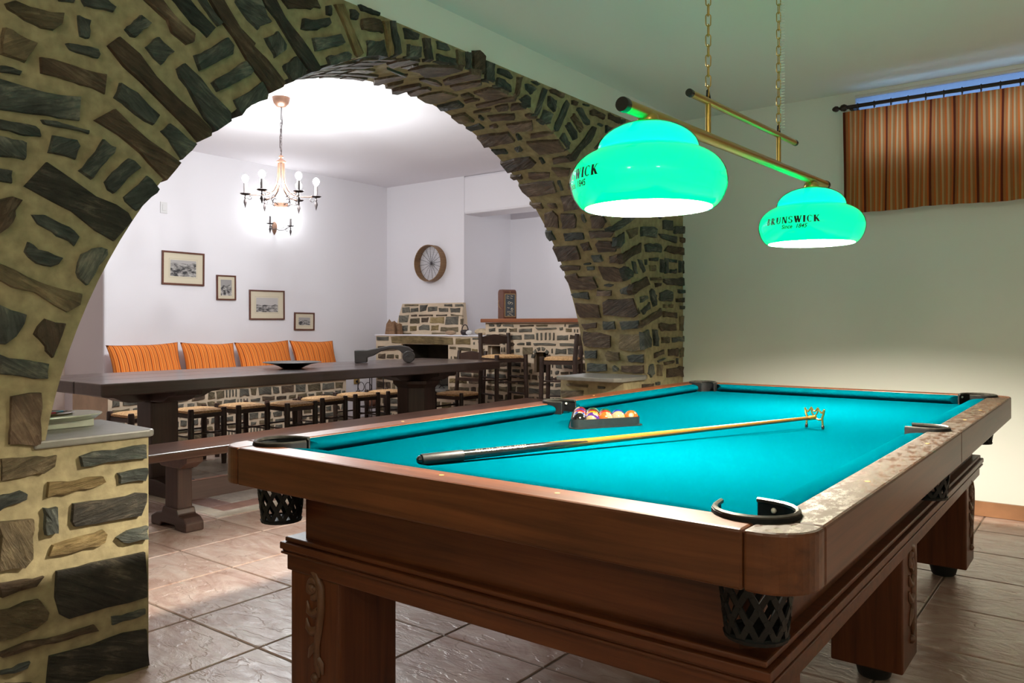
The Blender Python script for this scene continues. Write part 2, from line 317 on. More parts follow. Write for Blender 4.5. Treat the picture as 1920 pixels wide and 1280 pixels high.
FRONT_STONES='''t 0.936,2.087 0.954,2.101 1.098,2.104 1.098,2.074 1.077,2.05 1.037,2.042 0.988,2.051 0.94,2.07
t 0.926,2.019 0.954,2.017 1.024,1.993 1.017,1.964 0.99,1.927 0.926,1.931
g 1.139,2.117 1.18,2.118 1.18,2.048 1.142,2.045
g 1.105,2.021 1.207,2.03 1.217,2.013 1.205,1.995 1.113,1.998
b 1.024,1.956 1.139,1.958 1.233,1.948 1.231,1.892 1.032,1.905
g 0.913,1.861 1.047,1.862 1.153,1.864 1.156,1.79 1.087,1.784 0.913,1.771
g 0.917,1.905 0.954,1.905 0.985,1.897 0.983,1.886 0.917,1.883
g 0.913,1.748 1.002,1.748 1.039,1.739 1.039,1.717 0.993,1.706 0.913,1.719
g 1.034,1.769 1.087,1.77 1.183,1.764 1.177,1.752 1.037,1.757
g 0.913,1.704 1,1.694 0.992,1.634 0.913,1.639
g 1.067,1.731 1.139,1.728 1.153,1.708 1.134,1.663 1.047,1.668
g 0.913,1.607 0.959,1.608 0.957,1.561 0.913,1.561
g 1.072,2.153 1.139,2.175 1.137,2.152 1.082,2.14
g 1.145,2.177 1.227,2.201 1.264,2.179 1.252,2.158 1.156,2.147
g 1.284,2.115 1.343,2.183 1.383,2.163 1.325,2.098 1.302,2.097
g 1.353,2.073 1.399,2.131 1.466,2.092 1.411,2.023
b 1.331,2.244 1.399,2.267 1.459,2.213 1.535,2.162 1.532,2.136 1.502,2.116 1.449,2.146 1.43,2.186
g 1.43,2.283 1.502,2.301 1.618,2.208 1.587,2.173 1.522,2.201
g 1.535,2.312 1.562,2.321 1.647,2.233 1.632,2.219 1.597,2.246
b 1.576,2.325 1.632,2.344 1.713,2.252 1.785,2.214 1.777,2.198 1.844,2.162 1.917,2.091 1.905,2.068 1.852,2.035 1.758,2.119 1.683,2.201
g 1.69,2.337 1.705,2.362 1.8,2.393 1.852,2.308 1.789,2.258 1.743,2.281
d 1.797,2.399 1.86,2.42 1.901,2.357 2.002,2.282 2.1,2.194 2.082,2.167 2.037,2.156 1.926,2.26 1.868,2.326
b 1.224,2.046 1.261,2.089 1.325,2.048 1.386,1.993 1.482,1.924 1.604,1.846 1.597,1.823 1.556,1.786 1.443,1.873 1.337,1.957
g 1.459,2.035 1.485,2.067 1.549,2.021 1.611,1.979 1.683,1.917 1.676,1.89 1.622,1.839 1.528,1.928 1.502,1.972 1.466,2.006
g 1.525,2.09 1.661,2.195 1.694,2.175 1.683,2.139 1.556,2.038
g 1.594,2.016 1.743,2.132 1.777,2.104 1.758,2.079 1.625,1.985
g 1.683,1.976 1.812,2.073 1.84,2.039 1.836,2.01 1.758,1.96 1.713,1.923
g 1.82,2.24 1.88,2.285 1.926,2.243 1.922,2.218 1.868,2.172
g 1.897,2.155 1.968,2.216 2.02,2.166 2.015,2.144 1.943,2.097
g 1.25,1.886 1.273,1.941 1.325,1.924 1.408,1.853 1.386,1.816 1.325,1.842
b 1.185,1.801 1.252,1.847 1.302,1.808 1.362,1.778 1.482,1.712 1.475,1.689 1.43,1.639 1.337,1.715 1.261,1.765
g 1.408,1.808 1.443,1.848 1.542,1.781 1.535,1.761 1.488,1.713
g 1.145,1.626 1.219,1.748 1.258,1.724 1.258,1.707 1.177,1.609
g 1.213,1.608 1.302,1.703 1.34,1.674 1.255,1.571 1.227,1.582
g 1.281,1.566 1.362,1.656 1.414,1.616 1.405,1.594 1.328,1.522 1.284,1.551
d 0.984,1.566 1.047,1.641 1.093,1.622 1.204,1.559 1.305,1.515 1.317,1.495 1.252,1.413 1.197,1.441 1.118,1.498 1.022,1.542
b 0.915,1.513 0.955,1.535 0.982,1.521 0.969,1.487 0.969,1.468 0.943,1.424 0.915,1.399
g 1.007,1.479 1.04,1.491 1.093,1.465 1.138,1.446 1.149,1.423 1.138,1.395 1.08,1.417 1.022,1.454
g 0.982,1.367 0.996,1.402 1.022,1.379 1.056,1.375 1.098,1.357 1.09,1.335 1.065,1.32 1.022,1.327
g 1.126,1.314 1.145,1.376 1.188,1.401 1.235,1.399 1.233,1.376 1.166,1.274 1.134,1.286
t 0.913,1.334 0.988,1.301 1.057,1.272 1.156,1.24 1.153,1.215 1.118,1.18 1.072,1.202 1.012,1.244 0.913,1.279
g 0.917,1.215 0.959,1.2 0.995,1.187 0.993,1.153 0.971,1.111 0.94,1.088 0.917,1.089
b 1.007,1.124 1.042,1.172 1.108,1.153 1.087,1.088 1.064,1.045 1.044,1.062 1.042,1.083
g 0.917,1.065 0.978,1.053 1.064,1.029 1.062,0.983 1.022,0.985 0.917,1.006
b 0.947,0.95 1.042,0.949 1.034,0.799 1.029,0.781 0.943,0.799 0.94,0.826
t 0.917,0.762 0.987,0.761 1.078,0.755 1.076,0.72 1.046,0.698 0.987,0.693 0.917,0.698
g 1.14,0.741 1.181,0.754 1.259,0.75 1.368,0.754 1.367,0.701 1.259,0.703 1.146,0.702
g 1.259,0.672 1.297,0.676 1.368,0.676 1.365,0.628 1.265,0.633
y 1.04,0.627 1.051,0.674 1.14,0.669 1.226,0.671 1.229,0.64 1.1,0.625
g 0.917,0.656 0.982,0.661 0.998,0.648 0.998,0.628 0.917,0.609
d 1.115,0.596 1.235,0.596 1.361,0.593 1.365,0.554 1.348,0.519 1.235,0.516 1.129,0.519 1.117,0.539
g 1.04,0.6 1.081,0.596 1.084,0.557 1.084,0.51 1.04,0.505 1.038,0.526
t 0.917,0.58 1.011,0.574 1.016,0.444 0.993,0.421 0.917,0.434
y 1.054,0.452 1.062,0.48 1.129,0.492 1.223,0.496 1.232,0.479 1.226,0.447 1.129,0.441
g 1.253,0.459 1.29,0.479 1.368,0.486 1.368,0.435 1.29,0.429
d 1.073,0.401 1.181,0.399 1.272,0.396 1.361,0.394 1.365,0.233 1.235,0.235 1.106,0.233 1.084,0.257 1.073,0.319
b 0.917,0.4 0.982,0.401 1.046,0.388 1.024,0.367 0.917,0.356
t 0.917,0.326 0.987,0.331 1.035,0.327 1.056,0.283 1.054,0.26 1.024,0.234 0.917,0.229
g 1.241,0.205 1.3,0.206 1.365,0.204 1.365,0.185 1.322,0.178 1.244,0.183
b 0.917,0.205 0.987,0.209 1.106,0.195 1.193,0.201 1.21,0.177 1.112,0.175 1.019,0.187 0.917,0.184
d 1.046,0.1 1.051,0.145 1.134,0.147 1.235,0.145 1.365,0.14 1.371,0.006 1.235,0.019 1.046,0.025
g 0.917,0.148 0.957,0.142 0.977,0.15 1.006,0.146 0.998,0.128 0.957,0.128 0.917,0.137
b 0.936,0.105 1.016,0.083 1.022,0.045 0.936,0.066
b 1.894,2.419 2.069,2.472 2.09,2.443 2.046,2.42 1.96,2.393 1.924,2.383
g 2.114,2.46 2.144,2.47 2.147,2.423 2.12,2.421
g 2,2.368 2.138,2.413 2.141,2.39 2.105,2.367 2.078,2.341 1.994,2.322
g 2.046,2.304 2.197,2.367 2.219,2.33 2.209,2.319 2.057,2.258
g 2.108,2.246 2.235,2.307 2.251,2.294 2.248,2.263 2.153,2.217 2.126,2.207
y 2.159,2.477 2.203,2.496 2.235,2.447 2.267,2.393 2.319,2.308 2.293,2.283 2.27,2.294 2.228,2.372 2.191,2.434
g 2.244,2.487 2.267,2.493 2.296,2.481 2.286,2.446 2.248,2.444
g 2.29,2.514 2.346,2.52 2.414,2.518 2.414,2.505 2.306,2.497
b 2.303,2.466 2.346,2.484 2.414,2.495 2.435,2.473 2.432,2.439 2.36,2.422 2.306,2.417
g 2.333,2.382 2.449,2.413 2.464,2.341 2.339,2.308
y 2.432,2.498 2.46,2.509 2.478,2.449 2.499,2.351 2.471,2.338
g 2.471,2.509 2.503,2.514 2.536,2.44 2.554,2.371 2.508,2.348
g 2.558,2.502 2.603,2.507 2.668,2.5 2.664,2.471 2.569,2.449
g 2.58,2.431 2.672,2.443 2.676,2.39 2.584,2.371
d 2.683,2.493 2.731,2.501 2.763,2.405 2.707,2.388
g 2.779,2.504 2.858,2.515 2.888,2.481 2.783,2.463
g 2.783,2.441 2.909,2.455 2.918,2.423 2.779,2.401
t 2.918,2.503 2.974,2.508 2.988,2.43 2.93,2.421
g 2.992,2.512 3.032,2.524 3.032,2.427 2.996,2.426
b 3.046,2.533 3.096,2.55 3.143,2.53 3.143,2.434 3.041,2.426
g 3.152,2.511 3.223,2.511 3.22,2.405 3.144,2.406
g 3.246,2.496 3.333,2.506 3.377,2.478 3.373,2.464 3.25,2.468
g 3.243,2.449 3.301,2.454 3.365,2.425 3.365,2.391 3.231,2.396
b 3.422,2.494 3.459,2.503 3.447,2.445 3.43,2.381 3.401,2.38
g 3.496,2.475 3.543,2.486 3.597,2.465 3.548,2.422 3.496,2.444
g 3.439,2.375 3.501,2.417 3.548,2.406 3.543,2.352 3.501,2.34
g 3.586,2.34 3.629,2.419 3.662,2.496 3.707,2.497 3.673,2.422 3.629,2.324 3.575,2.318
g 3.543,2.496 3.586,2.512 3.635,2.502 3.618,2.489
b 3.729,2.496 3.775,2.51 3.886,2.503 3.874,2.474 3.741,2.483
g 3.718,2.461 3.798,2.447 3.775,2.374 3.707,2.398
g 3.629,2.305 3.673,2.371 3.763,2.365 3.729,2.293 3.673,2.288
g 3.775,2.283 3.821,2.357 3.88,2.456 3.916,2.477 3.94,2.459 3.904,2.388 3.821,2.272 3.786,2.259
b 3.959,2.49 4.027,2.492 4.021,2.463 3.959,2.46
g 4.014,2.445 4.046,2.472 4.155,2.399 4.155,2.375 4.103,2.375
b 3.953,2.378 3.983,2.415 4.09,2.352 4.052,2.307
g 3.892,2.322 3.928,2.35 4.014,2.303 4.014,2.269 3.983,2.246
g 3.833,2.242 3.868,2.281 3.94,2.228 3.922,2.185
d 3.94,2.142 4.014,2.215 4.116,2.302 4.208,2.385 4.248,2.376 4.181,2.286 4.052,2.187 3.99,2.13
b 4.168,2.475 4.208,2.49 4.357,2.483 4.337,2.45 4.168,2.447
g 4.084,2.494 4.155,2.503 4.161,2.491 4.09,2.485
b 4.385,2.497 4.544,2.497 4.537,2.459 4.392,2.462
g 4.552,2.499 4.604,2.506 4.604,2.45 4.552,2.436
g 4.357,2.415 4.507,2.42 4.428,2.372 4.357,2.369
g 4.261,2.414 4.323,2.412 4.316,2.396 4.261,2.4
g 4.221,2.245 4.288,2.306 4.33,2.328 4.357,2.305 4.275,2.233
g 4.375,1.767 4.468,1.8 4.612,1.863 4.763,1.883 4.612,1.803 4.491,1.755 4.398,1.752
g 4.48,1.718 4.6,1.765 4.594,1.686 4.539,1.646 4.48,1.659
t 4.624,1.774 4.776,1.813 4.776,1.757 4.674,1.723
g 4.821,1.823 5.003,1.838 5.059,1.824 5.052,1.762 4.821,1.755
g 5.151,1.902 5.32,1.917 5.305,1.831 5.151,1.83
g 5.335,1.871 5.53,1.894 5.538,1.829 5.328,1.82
g 5.08,1.794 5.202,1.802 5.381,1.798 5.373,1.753 5.158,1.758
b 5.435,1.802 5.562,1.807 5.554,1.757 5.443,1.762
b 4.539,1.604 4.674,1.656 4.821,1.714 4.821,1.648 4.674,1.595 4.569,1.548
g 4.881,1.706 5.108,1.728 5.136,1.704 5.136,1.668 4.894,1.654
b 5.231,1.728 5.381,1.73 5.506,1.726 5.506,1.671 5.351,1.667 5.173,1.674
g 4.699,1.584 4.75,1.581 4.782,1.496 4.75,1.485 4.712,1.529
g 4.782,1.596 4.828,1.599 4.888,1.52 4.868,1.504 4.815,1.542
g 4.881,1.602 4.914,1.604 4.908,1.56 4.888,1.558
g 4.941,1.612 5.073,1.625 5.073,1.599 4.948,1.591
t 4.948,1.562 5.052,1.568 5.052,1.526 4.955,1.521
g 5.115,1.618 5.158,1.62 5.158,1.519 5.115,1.516
g 5.187,1.629 5.231,1.632 5.231,1.519 5.18,1.516
g 5.26,1.624 5.381,1.632 5.381,1.605 5.26,1.604
g 5.268,1.554 5.381,1.561 5.373,1.526 5.268,1.524
g 5.42,1.631 5.474,1.634 5.443,1.53 5.412,1.528
g 5.49,1.635 5.562,1.64 5.554,1.536 5.49,1.532
g 4.563,1.509 4.637,1.543 4.712,1.505 4.699,1.467 4.637,1.44 4.6,1.463
b 4.674,1.38 4.712,1.431 4.908,1.48 4.948,1.428 4.776,1.371 4.699,1.341
t 4.962,1.48 5.122,1.487 5.122,1.465 4.962,1.461
d 5.158,1.476 5.231,1.486 5.53,1.503 5.546,1.445 5.216,1.432 5.165,1.453
b 5.031,1.444 5.122,1.451 5.115,1.422 5.038,1.412
g 4.955,1.39 4.989,1.411 5.052,1.361 5.052,1.29 5.01,1.276 4.975,1.32
g 5.108,1.376 5.231,1.41 5.328,1.396 5.328,1.336 5.26,1.321 5.108,1.324
g 5.397,1.409 5.53,1.417 5.53,1.382 5.404,1.382
b 5.366,1.344 5.506,1.351 5.514,1.32 5.366,1.313
g 4.815,1.341 4.921,1.357 4.921,1.329 4.821,1.298
b 4.822,1.128 4.822,1.179 5.12,1.269 5.14,1.216 4.968,1.168
g 4.822,1.247 4.955,1.307 4.962,1.261 4.858,1.219
g 4.974,1.331 5.056,1.333 5.056,1.286 5.005,1.273
g 5.094,1.34 5.313,1.346 5.307,1.324 5.101,1.319
b 5.159,1.246 5.382,1.24 5.382,1.2 5.159,1.207
t 5.159,1.297 5.225,1.295 5.219,1.268 5.159,1.27
t 5.252,1.302 5.307,1.3 5.307,1.273 5.252,1.275
g 5.432,1.293 5.503,1.295 5.496,1.263 5.439,1.265
b 5.094,1.162 5.362,1.157 5.369,1.108 5.133,1.103 5.094,1.127
t 5.425,1.219 5.496,1.219 5.489,1.098 5.432,1.107
g 4.84,1.099 4.931,1.116 4.974,1.052 4.968,0.994 4.87,0.973
g 4.993,1.121 5.056,1.121 5.081,1.05 5.075,0.997 5.018,1.001
t 5.133,1.061 5.259,1.066 5.252,1.012 5.133,1.02
g 5.3,1.059 5.51,1.063 5.503,1.025 5.307,1.02
b 5.018,0.952 5.172,0.971 5.179,0.941 5.018,0.917
g 5.069,0.891 5.199,0.916 5.192,0.905 5.081,0.882
b 5.239,0.976 5.41,0.978 5.41,0.916 5.246,0.927
b 5.172,0.881 5.327,0.891 5.327,0.87 5.186,0.863
g 4.943,0.867 5.005,0.885 5.031,0.805 4.974,0.778 4.931,0.81
t 5.062,0.874 5.14,0.874 5.14,0.781 5.069,0.785
b 5.219,0.838 5.489,0.841 5.489,0.763 5.212,0.769
g 5.376,0.905 5.403,0.907 5.403,0.854 5.376,0.855
t 5.432,0.971 5.503,0.982 5.496,0.907 5.432,0.903
b 4.846,0.745 5.018,0.738 5.005,0.71 4.846,0.72
g 5.043,0.745 5.12,0.747 5.12,0.72 5.043,0.722'''
SOFFIT_STONES='''b 1.674,-3.017 1.664,-2.952 1.649,-2.877 1.639,-2.836 1.621,-2.924 1.625,-3.032 1.621,-3.089 1.634,-3.103
t 1.602,-3.09 1.61,-3.028 1.604,-2.938 1.597,-2.973 1.584,-3.074
b 1.572,-3.099 1.569,-3.009 1.561,-2.909 1.545,-2.918 1.541,-3.014 1.534,-3.119 1.55,-3.137
b 1.524,-3.075 1.534,-2.966 1.524,-2.91 1.508,-2.913 1.494,-3.063 1.505,-3.084
t 1.488,-3.069 1.487,-2.98 1.482,-2.88 1.437,-2.847 1.424,-2.97 1.427,-3.075 1.445,-3.086
b 1.591,-2.858 1.586,-2.821 1.549,-2.799 1.514,-2.824 1.519,-2.854 1.545,-2.865
b 1.542,-2.78 1.549,-2.723 1.551,-2.632 1.553,-2.563 1.529,-2.532 1.511,-2.559 1.514,-2.67 1.519,-2.801
b 1.5,-2.804 1.501,-2.756 1.494,-2.654 1.486,-2.6 1.465,-2.63 1.467,-2.717 1.469,-2.818
b 1.438,-2.74 1.444,-2.629 1.423,-2.57 1.386,-2.57 1.378,-2.65 1.38,-2.743 1.404,-2.737
b 1.404,-2.869 1.407,-2.792 1.389,-2.771 1.389,-2.814 1.39,-2.879
g 1.409,-3.059 1.407,-2.986 1.41,-2.893 1.376,-2.903 1.375,-3.042 1.383,-3.078
b 1.368,-2.848 1.371,-2.758 1.372,-2.647 1.366,-2.562 1.348,-2.575 1.354,-2.674 1.35,-2.809 1.354,-2.857
b 1.34,-2.754 1.34,-2.695 1.337,-2.651 1.306,-2.694 1.31,-2.765
b 1.334,-2.647 1.33,-2.583 1.296,-2.58 1.303,-2.692
b 1.337,-2.911 1.337,-2.831 1.33,-2.781 1.321,-2.795 1.33,-2.908
t 1.34,-3.074 1.338,-2.965 1.288,-2.969 1.289,-3.074 1.299,-3.085
g 1.31,-2.913 1.31,-2.893 1.286,-2.903 1.289,-2.92
b 1.302,-2.865 1.295,-2.761 1.282,-2.683 1.256,-2.717 1.275,-2.872
g 1.262,-3.086 1.27,-2.962 1.245,-2.962 1.241,-3.079
b 1.251,-2.926 1.254,-2.862 1.234,-2.871 1.24,-2.925
b 1.244,-2.813 1.239,-2.711 1.234,-2.624 1.194,-2.677 1.197,-2.823
b 1.209,-3.085 1.212,-2.988 1.203,-2.848 1.156,-2.858 1.153,-2.967 1.156,-3.099
g 1.188,-2.817 1.188,-2.794 1.159,-2.8 1.16,-2.832
g 1.136,-3.077 1.129,-2.972 1.105,-2.979 1.111,-3.076
g 1.125,-2.915 1.13,-2.859 1.107,-2.862 1.105,-2.912
b 1.68,-2.763 1.672,-2.66 1.61,-2.567 1.578,-2.571 1.574,-2.716 1.598,-2.799 1.641,-2.768
b 1.776,-2.724 1.78,-2.641 1.761,-2.588 1.717,-2.6 1.72,-2.679 1.728,-2.776
g 1.731,-2.801 1.682,-2.835 1.627,-2.861 1.623,-2.889 1.671,-2.865
b 1.271,-2.643 1.273,-2.597 1.245,-2.577 1.247,-2.632
b 1.175,-2.729 1.177,-2.63 1.163,-2.568 1.157,-2.655 1.157,-2.745
b 1.146,-2.8 1.142,-2.698 1.13,-2.577 1.077,-2.592 1.073,-2.685 1.08,-2.776 1.11,-2.789
d 1.071,-3.097 1.078,-2.975 1.077,-2.855 1.042,-2.839 1.025,-2.893 1.019,-3.097
g 1.066,-2.801 1.064,-2.779 1.037,-2.782 1.036,-2.807
b 1.052,-2.722 1.057,-2.663 1.05,-2.59 1.029,-2.597 1.029,-2.736
b 1.003,-3.104 1.003,-3.009 0.982,-3.017 0.986,-3.094
b 1.007,-2.964 1.002,-2.87 0.992,-2.795 0.971,-2.827 0.971,-2.95 0.984,-2.982
b 1.014,-2.77 1.008,-2.702 0.997,-2.64 0.969,-2.678 0.971,-2.759
b 0.961,-3.092 0.962,-2.977 0.955,-2.819 0.905,-2.838 0.899,-2.977 0.901,-3.075 0.929,-3.098
g 0.955,-2.793 0.956,-2.771 0.911,-2.784 0.91,-2.803
b 0.938,-2.731 0.938,-2.702 0.912,-2.72 0.911,-2.75
b 0.874,-3.1 0.871,-3.008 0.845,-3.007 0.848,-3.087
b 0.863,-2.966 0.861,-2.901 0.839,-2.901 0.843,-2.964
b 0.887,-2.839 0.887,-2.72 0.847,-2.715 0.825,-2.753 0.823,-2.877
d 0.825,-3.029 0.833,-2.954 0.808,-2.932 0.756,-2.969 0.767,-3.085
b 0.814,-2.907 0.81,-2.8 0.789,-2.801 0.75,-2.843 0.753,-2.949
g 0.806,-2.758 0.805,-2.738 0.77,-2.743 0.763,-2.76 0.783,-2.774
b 0.795,-2.698 0.793,-2.603 0.763,-2.594 0.741,-2.646 0.746,-2.725
g 0.75,-3.102 0.749,-3.042 0.706,-3.039 0.704,-3.098 0.721,-3.114
g 0.732,-2.968 0.733,-2.9 0.729,-2.803 0.704,-2.815 0.699,-2.922 0.703,-2.974
b 0.733,-2.767 0.733,-2.68 0.726,-2.569 0.703,-2.606 0.706,-2.771
d 0.679,-2.756 0.693,-2.718 0.686,-2.626 0.662,-2.594 0.643,-2.614 0.648,-2.751
d 0.686,-2.87 0.69,-2.791 0.658,-2.793 0.653,-2.859
d 0.681,-3.095 0.68,-2.974 0.679,-2.894 0.622,-2.9 0.62,-2.999 0.619,-3.091
g 0.637,-2.816 0.636,-2.738 0.608,-2.735 0.607,-2.815
d 0.629,-2.686 0.634,-2.603 0.597,-2.606 0.604,-2.696
d 0.6,-3.098 0.601,-2.998 0.597,-2.925 0.582,-2.935 0.58,-3.089
g 0.604,-2.906 0.608,-2.837 0.6,-2.835 0.6,-2.901
g 0.592,-2.888 0.592,-2.818 0.578,-2.821 0.577,-2.887
d 0.592,-2.793 0.585,-2.673 0.573,-2.617 0.527,-2.63 0.526,-2.708 0.537,-2.788
d 0.562,-3.09 0.57,-2.981 0.555,-2.976 0.553,-2.851 0.509,-2.834 0.502,-2.882 0.505,-3.062
g 0.519,-2.798 0.522,-2.753 0.516,-2.707 0.509,-2.732 0.513,-2.787
b 0.488,-2.871 0.498,-2.862 0.495,-2.74 0.474,-2.751 0.475,-2.875
g 0.487,-3.081 0.493,-2.977 0.49,-2.926 0.463,-2.934 0.472,-3.066
g 0.499,-2.68 0.515,-2.594 0.474,-2.605 0.482,-2.682
d 0.45,-3.069 0.442,-2.87 0.39,-2.874 0.391,-3.054 0.411,-3.072
d 0.448,-2.846 0.461,-2.793 0.463,-2.7 0.462,-2.585 0.402,-2.574 0.389,-2.611 0.398,-2.81 0.403,-2.862
b 0.368,-3.057 0.371,-2.917 0.352,-2.932 0.345,-3.039
g 0.377,-2.876 0.376,-2.773 0.346,-2.778 0.342,-2.881
g 0.377,-2.736 0.379,-2.58 0.348,-2.592 0.346,-2.732
d 0.339,-3.056 0.335,-2.987 0.337,-2.931 0.323,-2.827 0.276,-2.839 0.272,-2.912 0.28,-3.064 0.309,-3.071
t 0.273,-2.783 0.33,-2.758 0.329,-2.595 0.269,-2.597 0.262,-2.674
g 0.264,-3.073 0.265,-2.956 0.233,-2.965 0.232,-3.072
t 0.253,-2.901 0.265,-2.874 0.261,-2.773 0.231,-2.778 0.225,-2.885
g 0.246,-2.721 0.253,-2.676 0.254,-2.585 0.225,-2.589 0.225,-2.716
g 0.216,-3.062 0.216,-2.887 0.188,-2.89 0.181,-2.978 0.184,-3.069
d 0.211,-2.779 0.216,-2.594 0.187,-2.597 0.183,-2.666 0.188,-2.778
g 0.21,-2.851 0.213,-2.833 0.202,-2.795 0.189,-2.801 0.185,-2.849'''
HOOD_STONES='''g -7.064,0.883 -6.934,0.898 -6.907,0.705 -7.047,0.689
g -6.909,0.839 -6.782,0.873 -6.769,0.72 -6.903,0.712
g -6.769,0.949 -6.633,0.962 -6.645,0.755 -6.749,0.72
g -6.627,0.886 -6.465,0.899 -6.462,0.75 -6.616,0.716
g -6.451,0.843 -6.291,0.837 -6.281,0.708 -6.431,0.712
g -6.263,0.836 -6.098,0.831 -6.096,0.685 -6.242,0.688
g -6.367,0.962 -6.236,0.957 -6.229,0.872 -6.361,0.895
g -6.199,0.955 -6.072,0.95 -6.065,0.866 -6.192,0.871
t -7.032,0.979 -6.791,0.969 -6.787,0.923 -7.027,0.921
g -7.101,0.612 -6.92,0.628 -6.928,0.379 -7.08,0.38
t -6.89,0.513 -6.733,0.53 -6.716,0.341 -6.884,0.341
b -6.703,0.529 -6.579,0.546 -6.584,0.378 -6.69,0.378
y -6.56,0.546 -6.334,0.561 -6.316,0.34 -6.553,0.359
g -6.306,0.561 -6.105,0.576 -6.093,0.303 -6.303,0.303
b -6.891,0.635 -6.782,0.641 -6.776,0.58 -6.885,0.57
b -6.761,0.625 -6.519,0.635 -6.515,0.583 -6.757,0.579
b -6.471,0.627 -6.293,0.63 -6.289,0.579 -6.467,0.582
t -6.239,0.644 -6.044,0.593 -6.045,0.567 -6.234,0.585
g -7.143,0.284 -6.91,0.292 -6.902,0.094 -7.125,0.083
y -6.878,0.265 -6.76,0.277 -6.745,0.103 -6.862,0.094
g -6.726,0.228 -6.656,0.322 -6.548,0.292 -6.534,0.128 -6.718,0.134
y -6.518,0.285 -6.397,0.303 -6.392,0.137 -6.514,0.117
t -6.363,0.23 -6.087,0.231 -6.076,0.087 -6.361,0.094
t -6.073,0.502 -6.037,0.502 -6.025,0.303 -6.061,0.303
t -7.11,0.033 -6.828,0.038 -6.824,0 -7.105,-0.017
t -6.499,0.055 -6.256,0.066 -6.253,0.022 -6.495,0.007'''
HEARTH_STONES='''y -6.847,1.009 -6.537,1.022 -5.858,1.005 -5.852,0.934 -6.095,0.925 -6.827,0.933
g -7.087,1.007 -6.876,1.009 -6.876,0.958 -7.087,0.958
y -5.823,0.999 -5.603,1.002 -5.603,0.931 -5.823,0.934
t -5.91,0.907 -5.814,0.909 -5.814,0.876 -5.91,0.881
t -5.789,0.903 -5.695,0.904 -5.594,0.893 -5.594,0.861 -5.78,0.864
b -7.067,0.895 -6.788,0.902 -6.729,0.852 -7.067,0.825
g -5.577,1.008 -5.478,1.009 -5.478,0.99 -5.577,0.989
g -5.561,0.964 -5.541,0.964 -5.541,0.932 -5.561,0.932'''
BAR_STONES='''g -5.348,1.111 -5.252,1.117 -5.252,1.08 -5.348,1.073
g -5.213,1.111 -5.095,1.115 -5.103,1.071 -5.213,1.07
t -5.072,1.111 -4.964,1.115 -4.964,1.075 -5.067,1.075
g -4.949,1.106 -4.769,1.112 -4.769,1.076 -4.941,1.072
g -4.739,1.118 -4.472,1.119 -4.465,1.105 -4.703,1.095
g -4.437,1.125 -4.388,1.125 -4.388,1.096 -4.43,1.093
t -4.36,1.113 -4.284,1.114 -4.284,1.075 -4.36,1.078
b -4.934,1.145 -4.747,1.149 -4.747,1.133 -4.934,1.13
g -5.056,1.038 -4.903,1.045 -4.903,0.997 -5.052,0.989
g -4.873,1.051 -4.739,1.052 -4.739,1.001 -4.878,0.997
g -4.72,1.071 -4.694,1.071 -4.694,0.987 -4.72,0.987
g -4.666,1.073 -4.643,1.073 -4.643,0.988 -4.666,0.987
g -4.611,1.074 -4.591,1.074 -4.591,0.991 -4.611,0.99
g -4.559,1.074 -4.539,1.074 -4.539,0.989 -4.559,0.989
g -4.51,1.074 -4.493,1.074 -4.493,0.99 -4.51,0.989
g -4.465,1.043 -4.325,1.05 -4.325,0.997 -4.465,0.992
g -4.761,0.962 -4.615,0.97 -4.472,0.955 -4.479,0.937 -4.747,0.936
b -5.103,0.967 -5.018,0.971 -4.995,0.947 -5.01,0.922 -5.103,0.921
g -4.969,0.953 -4.926,0.966 -4.866,0.963 -4.869,0.939 -4.969,0.937
g -4.851,0.973 -4.784,0.976 -4.784,0.936 -4.848,0.937
g -4.437,0.964 -4.332,0.968 -4.222,0.958 -4.225,0.935 -4.43,0.938
g -5.103,0.89 -5.002,0.892 -5.002,0.855 -5.103,0.847
g -4.987,0.901 -4.926,0.902 -4.926,0.86 -4.987,0.859
t -4.896,0.918 -4.761,0.92 -4.761,0.842 -4.896,0.839
b -5.503,0.971 -5.38,0.976 -5.197,0.966 -5.192,0.935 -5.478,0.933'''
PIER_STONES='''t -3.039,0.74 -2.849,0.742 -2.855,0.724 -3.025,0.722
g -2.783,0.739 -2.715,0.733 -2.718,0.717 -2.78,0.717
t -3.08,0.691 -2.889,0.7 -2.889,0.655 -3.077,0.644'''

